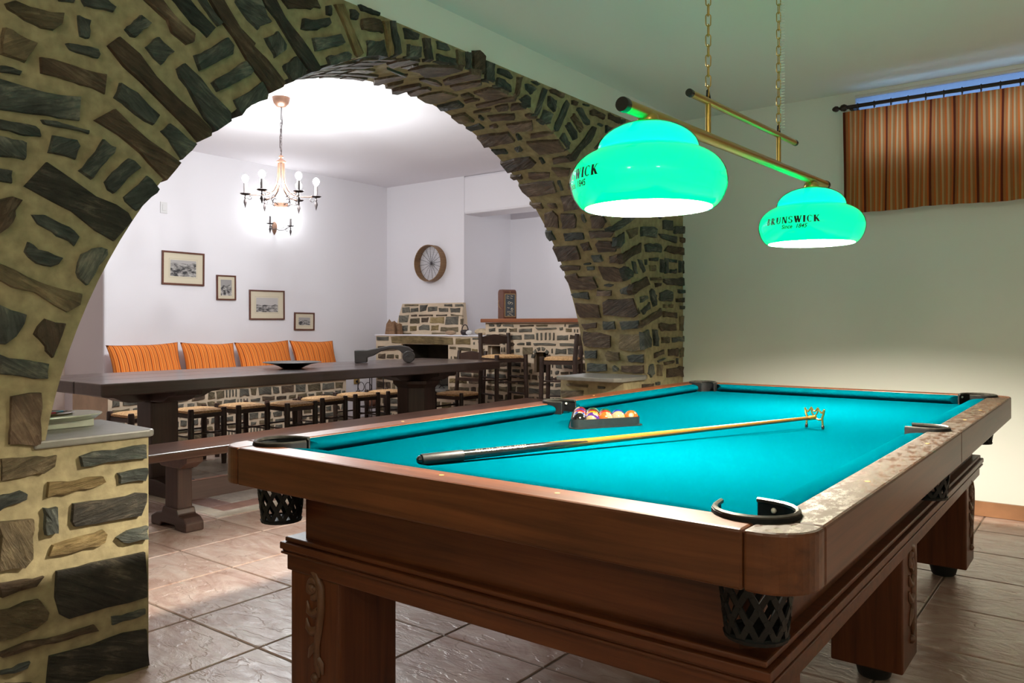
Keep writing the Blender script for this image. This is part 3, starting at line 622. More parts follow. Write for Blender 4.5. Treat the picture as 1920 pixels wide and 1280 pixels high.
# ------------------------------------------------------------------ stones
XA, XB = -2.58, -3.08
AR, ACY, ACZ = 1.965, 2.99, 0.45
def parse(txt):
    out = []
    for L in txt.strip().split('\n'):
        ww = L.split(); out.append((ww[0], [tuple(float(q) for q in a.split(',')) for a in ww[1:]]))
    return out
def stone(mapf, poly, code, parent, proud=.016, rnd=random, name='stone', deep=.02, jit=.004, nmax=11, scale_uv=(1, 1)):
    pts = [Vector((p[0], p[1])) for p in poly]
    def ln(a, b): return ((a - b).x ** 2 * scale_uv[0] ** 2 + (a - b).y ** 2 * scale_uv[1] ** 2) ** .5
    isj = [False] * len(pts)
    while len(pts) < nmax:
        L = [ln(pts[i], pts[(i + 1) % len(pts)]) for i in range(len(pts))]
        i = L.index(max(L))
        if L[i] < .03: break
        a, b = pts[i], pts[(i + 1) % len(pts)]
        t = rnd.uniform(.35, .65)
        pts.insert(i + 1, a.lerp(b, t)); isj.insert(i + 1, True)
    cu = sum((p for p in pts), Vector((0, 0))) / len(pts)
    q = []
    for p in pts:
        j = min(jit, ln(p, cu) * .08)
        q.append(Vector((p.x + rnd.uniform(-j, j) / scale_uv[0], p.y + rnd.uniform(-j, j) / scale_uv[1])))
    pts = q; n = len(pts)
    base = [Vector(mapf(p.x, p.y, -deep)) for p in pts]
    top = []
    for p in pts:
        k = min(.22, .007 / max(1e-3, ln(p, cu)))
        r = p.lerp(cu, k)
        top.append(Vector(mapf(r.x, r.y, proud * rnd.uniform(.75, 1.1))))
    ctr = Vector(mapf(cu.x, cu.y, proud * rnd.uniform(1.0, 1.35)))
    o0 = Vector(mapf(cu.x, cu.y, 0)); nz = (Vector(mapf(cu.x, cu.y, .01)) - o0).normalized()
    # long axis
    best = None; bl = -1
    for i in range(n):
        for j in range(i + 1, n):
            d = base[i] - base[j]
            if d.length > bl: bl = d.length; best = d
    ax = (best - nz * best.dot(nz)).normalized(); ay = nz.cross(ax)
    mt = Matrix((ax, ay, nz)).transposed().to_4x4(); mt.translation = o0
    inv = mt.inverted()
    vs_ = [inv @ p for p in base] + [inv @ p for p in top] + [inv @ ctr]
    fs_ = [(i, (i + 1) % n, n + (i + 1) % n, n + i) for i in range(n)] + [(n + i, n + (i + 1) % n, 2 * n) for i in range(n)]
    me = bpy.data.meshes.new(name); me.from_pydata([tuple(v) for v in vs_], [], fs_)
    # orient outward
    if me.polygons[-1].normal.z < 0: me.flip_normals()
    me.materials.append(ST[code])
    o = bpy.data.objects.new(name, me); C.objects.link(o)
    o.parent = parent; o.matrix_basis = Matrix.LocRotScale(parent.location, parent.rotation_euler, None).inverted() @ mt
    return o

def ovl(b, boxes, gap):
    return any(b[0] - gap < q[1] and b[1] + gap > q[0] and b[2] - gap < q[3] and b[3] + gap > q[2] for q in boxes)
def bbox(poly):
    return (min(p[0] for p in poly), max(p[0] for p in poly), min(p[1] for p in poly), max(p[1] for p in poly))
def rubble(u0, u1, v0, v1, rnd, taken=(), hmin=.045, hmax=.085, wmin=.06, wmax=.19, gap=.018, codes='ggggbbtd', slivers=.06, test=None):
    """irregular courses of rubble inside a rectangle, around what is already there"""
    boxes = [bbox(p) for p in taken]; out = []
    v = v0
    while v < v1 - hmin * .8:
        hh = rnd.uniform(hmin, hmax)
        if v + hh > v1 or v1 - (v + hh) < hmin: hh = v1 - v
        u = u0 + rnd.uniform(0, .03)
        while u < u1 - .035:
            if rnd.random() < slivers and u1 - u > .16:
                for k in range(4):
                    b = (u, u + .014, v + .004, v + hh - .004)
                    if not ovl(b, boxes, gap * .6) and (not test or test(*b)):
                        out.append(('g', [(b[0], b[2]), (b[1], b[2]), (b[1], b[3]), (b[0], b[3])])); boxes.append(b)
                    u += .034
                u += gap * .5; continue
            ww = min(rnd.uniform(wmin, wmax), u1 - u)
            s = rnd.uniform(.0, .012)
            b = (u, u + ww, v + s * rnd.random(), v + hh - s)
            if ovl(b, boxes, gap * .6) or (test and not test(*b)):
                # try a narrower piece before stepping on
                b = (u, u + min(ww, .05), b[2], b[3])
                if ovl(b, boxes, gap * .6) or (test and not test(*b)):
                    u += .02; continue
                ww = b[1] - b[0]
            j = lambda: rnd.uniform(-.006, .006)
            p = [(b[0] + j(), b[2] + j()), ((b[0] + b[1]) / 2, b[2] + j()), (b[1] + j(), b[2] + j()), (b[1] + j(), b[3] + j()), ((b[0] + b[1]) / 2 + j(), b[3] + j()), (b[0] + j(), b[3] + j())]
            out.append((rnd.choice(codes), p)); boxes.append(b)
            u += ww + rnd.uniform(gap * .7, gap * 1.5)
        v += hh + rnd.uniform(gap * .6, gap * 1.1)
    return out

# ------------------------------------------------------------------ arched wall between the two rooms
def arc(a0, a1, n, r=AR):
    return [(ACY + r * cos(a0 + (a1 - a0) * i / n), ACZ + r * sin(a0 + (a1 - a0) * i / n)) for i in range(n + 1)]
a_sp = math.asin((.775 - ACZ) / AR)
outl = [(-2.2, 0), (1.371, 0), (1.371, .775)] + arc(pi - a_sp, a_sp, 72, AR + .007) + [(4.6, .775), (4.6, 0), (5.5, 0), (5.5, 2.515), (-2.2, 2.515)]
wall_left = struct(MB().prism(outl, XB, XA, 'x').build('wall_left', M['mortar']))
MB().box(XB, XA, -2.2, 5.5, 2.515, 2.9).build('plaster_band', M['plaster'], wall_left)
rs = random.Random(11)
f_map = lambda u, v, h: (XA + h, u, v)
fr = parse(FRONT_STONES)
for c, p in fr:
    edge = min((u - ACY) ** 2 + (v - ACZ) ** 2 for u, v in p) < (AR + .03) ** 2
    stone(f_map, p, c, wall_left, proud=rs.uniform(.010, .022), rnd=rs, nmax=13, jit=.006, deep=.09 if edge and p[0][0] < 2.4 else .02)
s_map = lambda a, x, h: (x, ACY + (AR - h) * cos(a), ACZ + (AR - h) * sin(a))
so = parse(SOFFIT_STONES)
for c, p in so:
    stone(s_map, p, {'b': 's', 'd': 'b'}.get(c, c), wall_left, proud=rs.uniform(.004, .011), rnd=rs, scale_uv=(AR, 1), nmax=10)
# more of the same wall: left of the frame, behind the lamp, and the left half of the soffit
inner = lambda u0, u1, v0, v1: min(((u - ACY) ** 2 + (v - ACZ) ** 2) for u in (u0, u1) for v in (v0, v1)) > (AR + .12) ** 2
ex = rubble(.25, .90, .02, 2.48, rs, [p for _, p in fr], .10, .2, .2, .42, .035, slivers=0)[:12]
ex += rubble(4.2, 5.47, 1.75, 2.48, rs, [p for _, p in fr], .07, .15, .1, .25, .025, slivers=0, test=inner)[:12]
ex += rubble(4.64, 5.47, .02, .68, rs, [p for _, p in fr], .09, .15, .12, .3, .025, slivers=0)[:10]
for c, p in ex:
    stone(f_map, p, c, wall_left, proud=rs.uniform(.010, .02), rnd=rs, nmax=9)
for c, p in [(c, [(u / AR, v) for u, v in p]) for c, p in rubble(2.0 * AR, 2.9 * AR, XB + .02, XA - .02, rs, (), .09, .14, .16, .3, .03, slivers=0)][:4]:
    stone(s_map, p, c, wall_left, rnd=rs, scale_uv=(AR, 1), nmax=9)
apex = rubble(1.33 * AR, 1.98 * AR, XB + .01, XA - .03, rs, [[(a * AR, x) for a, x in p] for _, p in so], .05, .09, .12, .26, .012, 'sstt', 0)[:17]  # paler stones at the crown, the glare there put into their colour
for c, p in apex:
    stone(s_map, [(u / AR, v) for u, v in p], c, wall_left, proud=.006, rnd=rs, scale_uv=(AR, 1), nmax=10)
# low piers with a stone ledge on each side of the arch
for c, p in parse(PIER_STONES):
    stone(lambda u, v, h: (u, 4.6 - h, v), p, c, wall_left, proud=.012, rnd=rs)
lp = [(-3.0, 1.015), (-2.60, 1.015), (-2.568, 1.015), (-2.568, 1.375), (-2.583, 1.392), (-2.985, 1.41), (-3.0, 1.395)]
MB().prism(lp, .775, .80, 'z').build('ledge_slab', M['slab'], wall_left, bevel=.006)
rp = [(-3.05, 4.50), (-2.60, 4.50), (-2.56, 4.54), (-2.555, 4.86), (-2.60, 4.97), (-3.05, 4.97)]
MB().prism(rp, .772, .80, 'z').build('ledge_slab', M['slab'], wall_left, bevel=.006)

# ------------------------------------------------------------------ shells of the two rooms
WX0, WX1, WZ0, WZ1 = -1.36, 1.05, 2.20, 2.655
b = MB()
b.box(-2.58, WX0, 5.5, 5.8, 0, 2.9); b.box(WX1, 2.2, 5.5, 5.8, 0, 2.9); b.box(WX0, WX1, 5.5, 5.8, 0, WZ0); b.box(WX0, WX1, 5.5, 5.8, WZ1, 2.9)
wall_back = struct(b.build('wall_back', M['plaster']))
struct(MB().box(2.2, 2.4, -2.2, 5.8, 0, 2.9).build('wall_right', M['plaster']))
struct(MB().box(-3.08, 2.4, -2.4, -2.2, 0, 2.9).build('wall_front', M['plaster']))
struct(MB().box(-2.58, 2.4, -2.4, 5.8, 2.678, 2.95).build('ceiling', M['ceiling']))
struct(MB().box(-8.4, -2.58, -1.7, 8.3, 2.9, 3.1).build('ceiling_dining', M['far_plaster']))
struct(MB().box(-3.08, -2.58, 5.5, 8.3, 0, 2.9).build('wall_bar_side', M['far_plaster']))
struct(MB().box(-8.4, -7.4, 3.511, 8.3, 0, 3.0).build('wall_dining', M['far_plaster'], bevel=.02))
struct(MB().box(-7.4, -6.103, 7.07, 8.3, 0, 2.9).build('wall_hearth', M['far_plaster']))
struct(MB().box(-6.103, -3.08, 7.975, 8.3, 0, 2.9).build('wall_alcove', M['far_plaster']))
struct(MB().box(-6.12, -3.08, 7.07, 7.40, 2.449, 2.9).build('trim_1', M['far_plaster'], bevel=.03))
struct(MB().box(-8.4, -8.2, -1.7, 3.511, 0, 2.9).build('wall_recess', M['shade_tinted_plaster']))
struct(MB().box(-8.4, -3.08, -1.7, -1.5, 0, 2.9).build('wall_dining_end', M['far_plaster']))

# baseboard of terracotta tiles along the back wall
M['terracotta'] = plain('terracotta_base', (.34, .17, .085), .45, var=.25, scale=6, bump=.002)
bb = struct(MB().box(-2.57, 2.2, 5.492, 5.5, 0, .09).build('baseboard_back', plain('grout_line', (.30, .22, .16), .9)))
x = -2.56
while x < 2.15:
    MB().box(x, min(x + .445, 2.195), 5.485, 5.4925, .002, .088).build('base_tile', M['terracotta'], bb); x += .45

# window behind the curtain
WZM = 2.47
win = struct(MB().box(WX0, WX1, 5.51, 5.56, WZ0, WZ0 + .05).box(WX0, WX1, 5.51, 5.56, WZM, WZM + .05).box(WX0, WX1, 5.51, 5.56, WZ1 - .015, WZ1)
             .box(WX0, WX0 + .10, 5.51, 5.56, WZ0 + .05, WZM).box(WX1 - .09, WX1, 5.51, 5.56, WZ0 + .05, WZM)
             .box(-.80, -.68, 5.51, 5.56, WZ0 + .05, WZM).box(-.12, .0, 5.51, 5.56, WZ0 + .05, WZM)
             .build('window_1', plain('window_white_paint', (.75, .76, .76), .4)))
fg = bpy.data.materials.new('blue_glow_glass'); fg.use_nodes = True; nt = fg.node_tree; nt.nodes.clear()
tr = N(nt, 'ShaderNodeBsdfTranslucent'); tr.inputs[0].default_value = (.055, .075, .105, 1); out = N(nt, 'ShaderNodeOutputMaterial'); nt.links.new(tr.outputs[0], out.inputs[0])
MB().add([(WX0, 5.53, WZM + .05), (WX1, 5.53, WZM + .05), (WX1, 5.53, WZ1 - .015), (WX0, 5.53, WZ1 - .015)], [(0, 1, 2, 3)]).build('blue_glow_pane', fg, win, fix=False)  # added upper pane, standing in for the strip of blue daylight above the rod
gm = bpy.data.materials.new('window_glass'); gm.use_nodes = True; nt = gm.node_tree; nt.nodes.clear()
tp = N(nt, 'ShaderNodeBsdfTransparent'); tp.inputs[0].default_value = (.92, .95, .96, 1); gl = N(nt, 'ShaderNodeBsdfGlossy'); gl.inputs['Roughness'].default_value = .02
mx = N(nt, 'ShaderNodeMixShader'); mx.inputs[0].default_value = .05; out = N(nt, 'ShaderNodeOutputMaterial')
nt.links.new(tp.outputs[0], mx.inputs[1]); nt.links.new(gl.outputs[0], mx.inputs[2]); nt.links.new(mx.outputs[0], out.inputs[0])
for x0, x1 in ((WX0 + .10, -.80), (-.68, -.12), (.0, WX1 - .09)):
    MB().box(x0, x1, 5.532, 5.536, WZ0 + .05, WZM).build('pane', gm, win)

# ------------------------------------------------------------------ floor: slate-look tiles on a bed of grout
TX, TY, TX0, TY0 = .4515, .4875, -2.428, 1.692
def tile_mat(name, cols, rough=.4):
    m, nt, b = nmat(name)
    tc = N(nt, 'ShaderNodeTexCoord'); oi = N(nt, 'ShaderNodeObjectInfo'); gp = N(nt, 'ShaderNodeNewGeometry')
    mp = N(nt, 'ShaderNodeMapping'); mp.inputs['Scale'].default_value = (1.6, 3.4, 2)
    cv = N(nt, 'ShaderNodeCombineXYZ'); ml = N(nt, 'ShaderNodeMath', operation='MULTIPLY'); ml.inputs[1].default_value = 37
    nt.links.new(oi.outputs['Random'], ml.inputs[0]); nt.links.new(ml.outputs[0], cv.inputs[2])
    nt.links.new(cv.outputs[0], mp.inputs['Location'])
    nt.links.new(gp.outputs['Position'], mp.inputs['Vector'])
    n1 = N(nt, 'ShaderNodeTexNoise'); n1.inputs['Scale'].default_value = 1.7; n1.inputs['Detail'].default_value = 9; n1.inputs['Roughness'].default_value = .6; n1.inputs['Distortion'].default_value = 1.6
    nt.links.new(mp.outputs[0], n1.inputs['Vector'])
    r = N(nt, 'ShaderNodeValToRGB'); e = r.color_ramp.elements
    e[0].position = .32; e[0].color = rgb(cols[0]); e[1].position = .52; e[1].color = rgb(cols[1]); x = e.new(.7); x.color = rgb(cols[2])
    nt.links.new(n1.outputs['Fac'], r.inputs['Fac'])
    hs = N(nt, 'ShaderNodeHueSaturation'); mr = N(nt, 'ShaderNodeMapRange'); mr.inputs['To Min'].default_value = .85; mr.inputs['To Max'].default_value = 1.15
    nt.links.new(oi.outputs['Random'], mr.inputs['Value']); nt.links.new(mr.outputs[0], hs.inputs['Value'])
    nt.links.new(r.outputs['Color'], hs.inputs['Color']); nt.links.new(hs.outputs['Color'], b.inputs['Base Color'])
    b.inputs['Roughness'].default_value = rough; b.inputs['Coat Weight'].default_value = .25; b.inputs['Coat Roughness'].default_value = .3
    n2 = N(nt, 'ShaderNodeTexNoise'); n2.inputs['Scale'].default_value = 5.5; n2.inputs['Detail'].default_value = 8; n2.inputs['Roughness'].default_value = .62; n2.inputs['Distortion'].default_value = .8
    nt.links.new(mp.outputs[0], n2.inputs['Vector'])
    vo = N(nt, 'ShaderNodeTexNoise'); vo.inputs['Scale'].default_value = 2.4; vo.inputs['Detail'].default_value = 5
    nt.links.new(mp.outputs[0], vo.inputs['Vector'])
    # cleft edges: thin ridges where a slow noise crosses its mid value
    s1 = N(nt, 'ShaderNodeMath', operation='SUBTRACT'); s1.inputs[1].default_value = .5; nt.links.new(vo.outputs['Fac'], s1.inputs[0])
    st = N(nt, 'ShaderNodeMapRange'); st.inputs['From Min'].default_value = -.012; st.inputs['From Max'].default_value = .012; st.inputs['To Max'].default_value = .35
    nt.links.new(s1.outputs[0], st.inputs['Value'])
    ad = N(nt, 'ShaderNodeMath', operation='ADD'); nt.links.new(n2.outputs['Fac'], ad.inputs[0]); nt.links.new(st.outputs[0], ad.inputs[1])
    bp = N(nt, 'ShaderNodeBump'); bp.inputs['Strength'].default_value = .7; bp.inputs['Distance'].default_value = .008
    nt.links.new(ad.outputs[0], bp.inputs['Height']); nt.links.new(bp.outputs['Normal'], b.inputs['Normal'])
    return m
M['tile'] = tile_mat('slate_floor_tile', ((.40, .24, .185), (.55, .40, .335), (.63, .51, .45)), .27)
M['cream_tile'] = tile_mat('cream_floor_tile', ((.46, .37, .27), (.56, .47, .36), (.62, .55, .45)), .42)
M['red_tile'] = tile_mat('red_floor_tile', ((.20, .085, .05), (.28, .13, .085), (.33, .17, .12)), .4)
M['grout'] = plain('floor_grout', (.22, .16, .12), .9)
floor = struct(MB().box(-8.4, 2.4, -2.4, 8.3, -.15, -.004).build('floor', M['grout']))
SY, CYW = sin(radians(37.33)), cos(radians(37.33))
def proj(x, y, z):
    dp = -SY * x + CYW * y
    if dp < .3: return None
    return 960 + 1483 * (CYW * x + SY * y) / dp, 608.6 - 1483 * (z - 1.15) / dp
tme = {}
def tile_obj(x0, x1, y0, y1, mat, z=0.0, name='tile'):
    k = (round(x1 - x0, 3), round(y1 - y0, 3), mat.name, z)
    if k not in tme:
        hx, hy = (x1 - x0) / 2, (y1 - y0) / 2; e = .004
        me = bpy.data.meshes.new('tile')
        me.from_pydata([(-hx, -hy, -.008), (hx, -hy, -.008), (hx, hy, -.008), (-hx, hy, -.008), (-hx, -hy, z - .003), (hx, -hy, z - .003), (hx, hy, z - .003), (-hx, hy, z - .003),
                        (-hx + e, -hy + e, z), (hx - e, -hy + e, z), (hx - e, hy - e, z), (-hx + e, hy - e, z)], [],
                       [(0, 1, 5, 4), (1, 2, 6, 5), (2, 3, 7, 6), (3, 0, 4, 7), (4, 5, 9, 8), (5, 6, 10, 9), (6, 7, 11, 10), (7, 4, 8, 11), (8, 9, 10, 11)])
        me.materials.append(mat); tme[k] = me
    o = bpy.data.objects.new(name, tme[k]); C.objects.link(o); o.parent = floor
    o.location = ((x0 + x1) / 2, (y0 + y1) / 2, 0)
    return o
far_tiles = MB(); cells = []; G = .0035
for i in range(-14, 11):
    for j in range(-9, 14):
        x0, y0 = TX0 + i * TX, TY0 + j * TY; x1, y1 = x0 + TX, y0 + TY
        if x1 < -8.2 or x0 > 2.2 or y1 < -2.2 or y0 > 7.9: continue
        x0, x1, y0, y1 = max(x0, -8.2) + G, min(x1, 2.2) - G, max(y0, -2.2) + G, min(y1, 7.9) - G
        ps = [proj(a, c, 0) for a in (x0, x1) for c in (y0, y1)]
        vis = any(p and -60 < p[0] < 1980 and p[1] < 1340 for p in ps)
        if -8.2 < x0 and vis and not (x0 < XB and y0 > 6.7): cells.append((x0, x1, y0, y1))
        else: far_tiles.box(x0, x1, y0, y1, -.008, 0)
cells.sort(key=lambda c: (c[0] + c[1]) ** 2 + (c[2] + c[3]) ** 2)
for c in cells[:270]: tile_obj(*c, M['tile'])
for c in cells[270:]: far_tiles.box(*c, -.008, 0)
tag(far_tiles.build('tile', M['tile'], floor), kind='stuff')
# inlaid border under the dining table: a cream strip, a red strip and a cream field
for k in range(4):
    tile_obj(-6.25 + k * .5 + .003, -5.75 + k * .5 - (.003 if k < 3 else .122), 2.69, 2.80, M['cream_tile'], .0016, 'border_tile')
for k in range(7):
    tile_obj(-4.37, -4.25, 2.69 + k * .5 + .002, 2.69 + k * .5 + .498, M['cream_tile'], .0016, 'border_tile')
for k in range(6):
    tile_obj(-4.525, -4.375, 2.806 + k * .5, 2.806 + k * .5 + .494, M['red_tile'], .0014, 'border_tile')
for k in range(3):
    tile_obj(-6.1 + k * .525, -6.1 + k * .525 + .519, 2.806, 2.955, M['red_tile'], .0014, 'border_tile')
for i in range(3):
    for j in range(6):
        tile_obj(-6.1 + i * .524, -6.1 + i * .524 + .518, 2.962 + j * .5, 2.962 + j * .5 + .494, M['cream_tile'], .0014, 'border_tile')

# ------------------------------------------------------------------ pool table
M['rail_y'] = wood('rail_wood_long', (.045, .014, .005), (.15, .050, .017), 'y', .36, coat=.0, spec=.25)
M['rail_x'] = wood('rail_wood_cross', (.045, .014, .005), (.15, .050, .017), 'x', .36, coat=.0, spec=.3)
M['rail_worn'] = wood('rail_wood_worn', (.022, .009, .004), (.062, .026, .011), 'y', .30, coat=.0, spec=.22, wear=(.050, .038, .026))
M['body_y'] = wood('table_wood_long', (.05, .013, .0045), (.16, .046, .015), 'y', .42, coat=.06, spec=.3)
M['body_x'] = wood('table_wood_cross', (.05, .013, .0045), (.16, .046, .015), 'x', .42, coat=.06, spec=.3)
M['body_z'] = wood('table_wood_upright', (.05, .013, .0045), (.16, .046, .015), 'z', .42, coat=.06, spec=.3)
M['carve'] = plain('carved_wood', (.11, .045, .02), .4, var=.2, scale=30)
M['cloth'] = plain('blue_green_baize', (.0, .050, .069), .95, spec=.0, bump=.0006, scale=900)
M['leather'] = plain('black_leather', (.006, .0065, .007), .55, spec=.3, var=.3, scale=60, bump=.0008)
M['iron_rim'] = plain('worn_pocket_rim', (.07, .065, .055), .35, metal=.6, var=.35, scale=60)
M['rivet'] = plain('pale_rivet', (.75, .72, .62), .3)
M['black_foot'] = plain('black_rubber_foot', (.012, .014, .013), .4)
M['inlay'] = plain('amber_inlay', (.62, .36, .10), .4)

PA, PB = .8345, 1.6135
table = thing('pool_table', 'large dark wood pool table with turquoise cloth and net pockets', 'pool table', (-1.2285, 2.9095, 0))
WR, PO, RP, CB, RC = .092, .130, .075, .20, .085
ZR, ZB = .805, .762
CB = .105
pcx, pcy = PA - PO, PB - PO
d_ = PO - WR; s_b = sqrt(RP * RP - d_ * d_); dxb = PO - CB; dyb = sqrt(RP * RP - dxb * dxb)
def arcpts(a0, a1, n): return [(pcx + RP * cos(a0 + (a1 - a0) * k / n), pcy + RP * sin(a0 + (a1 - a0) * k / n)) for k in range(n + 1)]
def corner_poly(sx, sy):
    pts = [(PA, PB - CB)]
    for k in range(11):
        a = k / 10 * pi / 2
        pts.append((PA - RC + RC * cos(a), PB - RC + RC * sin(a)))
    pts += [(PA - CB, PB)]
    pts += arcpts(atan2(dyb, dxb), atan2(dxb, dyb), 8)
    return [(sx * x, sy * y) for x, y in pts]
bite = arcpts(atan2(dyb, dxb), atan2(d_, -s_b), 8)        # from the block joint round to the straight inner edge
G_ = .0006
for sx in (-1, 1):
    for sy in (-1, 1):
        b = MB().prism(corner_poly(sx, sy), .700, ZR, 'z'); b.m[1] = 1
        b.build('corner_block', [M['rail_x'], M['rail_worn'] if (sx, sy) == (1, -1) else M['rail_x']], table, bevel=.006)
for sy in (-1, 1):
    half = [(PA - CB - G_, PB)] + [(min(x, PA - CB - G_), y) for x, y in bite]
    pts = half + [(-x, y) for x, y in reversed(half)]
    MB().prism([(x, sy * y) for x, y in pts], .700, ZR, 'z').build('end_rail', M['rail_x'], table, bevel=.006)
sbite = [(y - PB + PA, x - PA + PB) for x, y in bite]
SPO, SRP = .098, .062
for sx in (-1, 1):
    for sy in (-1, 1):
        d = SPO - WR; s = sqrt(SRP ** 2 - d * d); pcx = PA - SPO
        pts = [(PA, .0005), (PA, PB - CB - G_)] + [(x, min(y, PB - CB - G_)) for x, y in sbite] + [(PA - WR, s)]
        for k in range(1, 8):
            a = pi / 2 * (1 - k / 7); pts.append((pcx + SRP * cos(a), max(.0005, SRP * sin(a))))
        b = MB().prism([(sx * x, sy * y) for x, y in pts], .700, ZR, 'z'); b.m[1] = 1
        b.build('side_rail', [M['rail_y'], M['rail_worn'] if sx == 1 else M['rail_y']], table, bevel=.006)
# amber sights set in the rails
for q in ((.795, -1.05), (.795, -.35), (.795, .37), (.795, .78), (-.795, -.9), (-.795, .4), (0, -1.565), (.32, -1.565), (-.42, -1.565)):
    MB().lathe([(.006, ZR - .002), (.006, ZR + .0006)], 10, (q[0], q[1], 0)).build('sight', M['inlay'], table)
# bed with pocket bites
def bed_poly():
    pts = []; r = .062; d = PO - WR; s = sqrt(r * r - d * d)
    quad = []
    q = [(PA - WR, 0.056)]
    a0 = atan2(-s, d); a1 = atan2(d, -s)
    # concave arc on the bed side
    arcp = [(PA - PO + r * cos(a), PB - PO + r * sin(a)) for a in [a0 - (a0 + 2 * pi - a1) * k / 10 for k in range(11)]]
    q += arcp
    side = [(PA - SPO - .055 * cos(t), .055 * sin(t)) for t in [(-pi / 2 + pi * k / 8) for k in range(9)]]
    up = q
    right = [(x, y) for x, y in side] + up
    left_up = [(-x, y) for x, y in reversed(up)]
    left_side = [(-x, y) for x, y in reversed(side)]
    down_l = [(-x, -y) for x, y in up]
    down_r = [(x, -y) for x, y in reversed(up)]
    return right + left_up + left_side + down_l + down_r
MB().prism(bed_poly(), ZB - .03, ZB, 'z').build('bed_cloth', M['cloth'], table)
prof = [(0, .7985), (.010, .803), (.044, .801), (.058, .797), (.065, .791), (.0665, .785), (.059, .774), (.044, ZB), (0, ZB)]
def cushion(f, e0, e1, k0, k1):
    """f(t, s, z) maps distance from the rail, position along it and height"""
    b = MB(); n = len(prof); vs_ = []
    ks = [0, .03, .5, .97, 1]
    for k in ks:
        for t, z in prof:
            s0 = e0 + k0 * t; s1 = e1 - k1 * t
            dz = -.002 if k in (0, 1) else 0
            vs_.append(f(t - (.003 if k in (0, 1) and t > .03 else 0), s0 + (s1 - s0) * k, z + dz if z > ZB + .002 else z))
    fs_ = []
    for j in range(len(ks) - 1):
        for i in range(n):
            fs_.append((j * n + i, j * n + (i + 1) % n, (j + 1) * n + (i + 1) % n, (j + 1) * n + i))
    fs_ += [tuple(range(n)), tuple(range((len(ks) - 1) * n, len(ks) * n))]
    b.add(vs_, fs_); return b.build('cushion', M['cloth'], table, smooth=50)
CE = .195
for sx in (-1, 1):
    for sy in (-1, 1):
        cushion(lambda t, s, z, sx=sx, sy=sy: (sx * (PA - WR - t), sy * s, z), .068, PB - CE, .45, .85)
for sy in (-1, 1):
    cushion(lambda t, s, z, sy=sy: (s, sy * (PB - WR - t), z), -(PA - CE), PA - CE, .85, .85)
# pockets: leather cheeks, raised rim, and a net basket underneath
def wall_strip(path, z0, z1, th):
    b = MB(); n = len(path); P = [Vector((x, y, 0)) for x, y in path]; vs_ = []
    for i in range(n):
        t = (P[min(i + 1, n - 1)] - P[max(0, i - 1)]).normalized(); nn = Vector((-t.y, t.x, 0))
        for off, z in ((0, z0), (0, z1), (th, z1), (th, z0)):
            q = P[i] + nn * off; vs_.append((q.x, q.y, z))
    fs_ = [(i * 4 + k, i * 4 + (k + 1) % 4, i * 4 + 4 + (k + 1) % 4, i * 4 + 4 + k) for i in range(n - 1) for k in range(4)]
    fs_ += [(0, 1, 2, 3), tuple(range(4 * n - 4, 4 * n))]
    return b.add(vs_, fs_)
def pocket_path(pc, r, base, half, horn, n=15):
    p = []
    for k in range(n):
        a = base + half - 2 * half * k / (n - 1)
        p.append((pc[0] + r * cos(a), pc[1] + r * sin(a)))
    h0 = base + half; h1 = base - half
    t0 = (-sin(h0), cos(h0)); t1 = (sin(h1), -cos(h1))
    return [(p[0][0] + t0[0] * horn, p[0][1] + t0[1] * horn)] + p + [(p[-1][0] + t1[0] * horn, p[-1][1] + t1[1] * horn)]
bas = None
def basket(pc):
    global bas
    if bas is None:
        b = MB(); n = 11; r0, r1, z0, z1 = .054, .068, .585, .712
        R = lambda t: r1 + (r0 - r1) * t ** 1.3
        for d in (-1, 1):
            for k in range(n):
                pts = []
                for j in range(7):
                    t = j / 6; a = 2 * pi * k / n + d * t * 1.15
                    pts.append((R(t) * cos(a), R(t) * sin(a), z1 + (z0 - z1) * t))
                for j in range(6):
                    m = (Vector(pts[j]) + Vector(pts[j + 1])) / 2
                    b.beam(pts[j], pts[j + 1], .011, .004, up=(m.x, m.y, 0))
        for z, r in ((z0, r0), (z1, r1)):
            b.tube([(r * cos(2 * pi * k / 20), r * sin(2 * pi * k / 20), z) for k in range(20)], .006, 5, closed=True)
        b.lathe([(.052, z0 - .003), (.054, z0 + .002)], 20)
        bas = b
    return bas
bme = None
for sx, sy in ((1, -1), (-1, -1), (1, 1), (-1, 1), (1, 0), (-1, 0)):
    if sy: pc = (sx * (PA - PO), sy * (PB - PO)); base = atan2(sy, sx); half = radians(128); r = RP - .001; horn = .035
    else: pc = (sx * (PA - SPO), 0); base = 0 if sx > 0 else pi; half = radians(98); r = SRP - .001; horn = .05
    path = pocket_path(pc, r, base, half, horn)
    pk = wall_strip(path, .706, .812, .006).build('pocket', M['leather'], table, smooth=50)
    MB().tube([(x, y, .812) for x, y in path], .0055, 6).build('pocket_rim', M['iron_rim'], pk, smooth=50)
    for q in (path[1], path[-2]):
        d = Vector((pc[0] - q[0], pc[1] - q[1])).normalized() * .004
        MB().sphere((q[0] + d.x, q[1] + d.y, .797), .0055, 8, 6).build('rivet', M['rivet'], pk, smooth=60)
    if bme is None:
        o = basket(pc).build('net_basket', M['leather'], pk); bme = o.data
    else:
        o = bpy.data.objects.new('net_basket', bme); C.objects.link(o); o.parent = pk
    o.location = (pc[0], pc[1], 0)
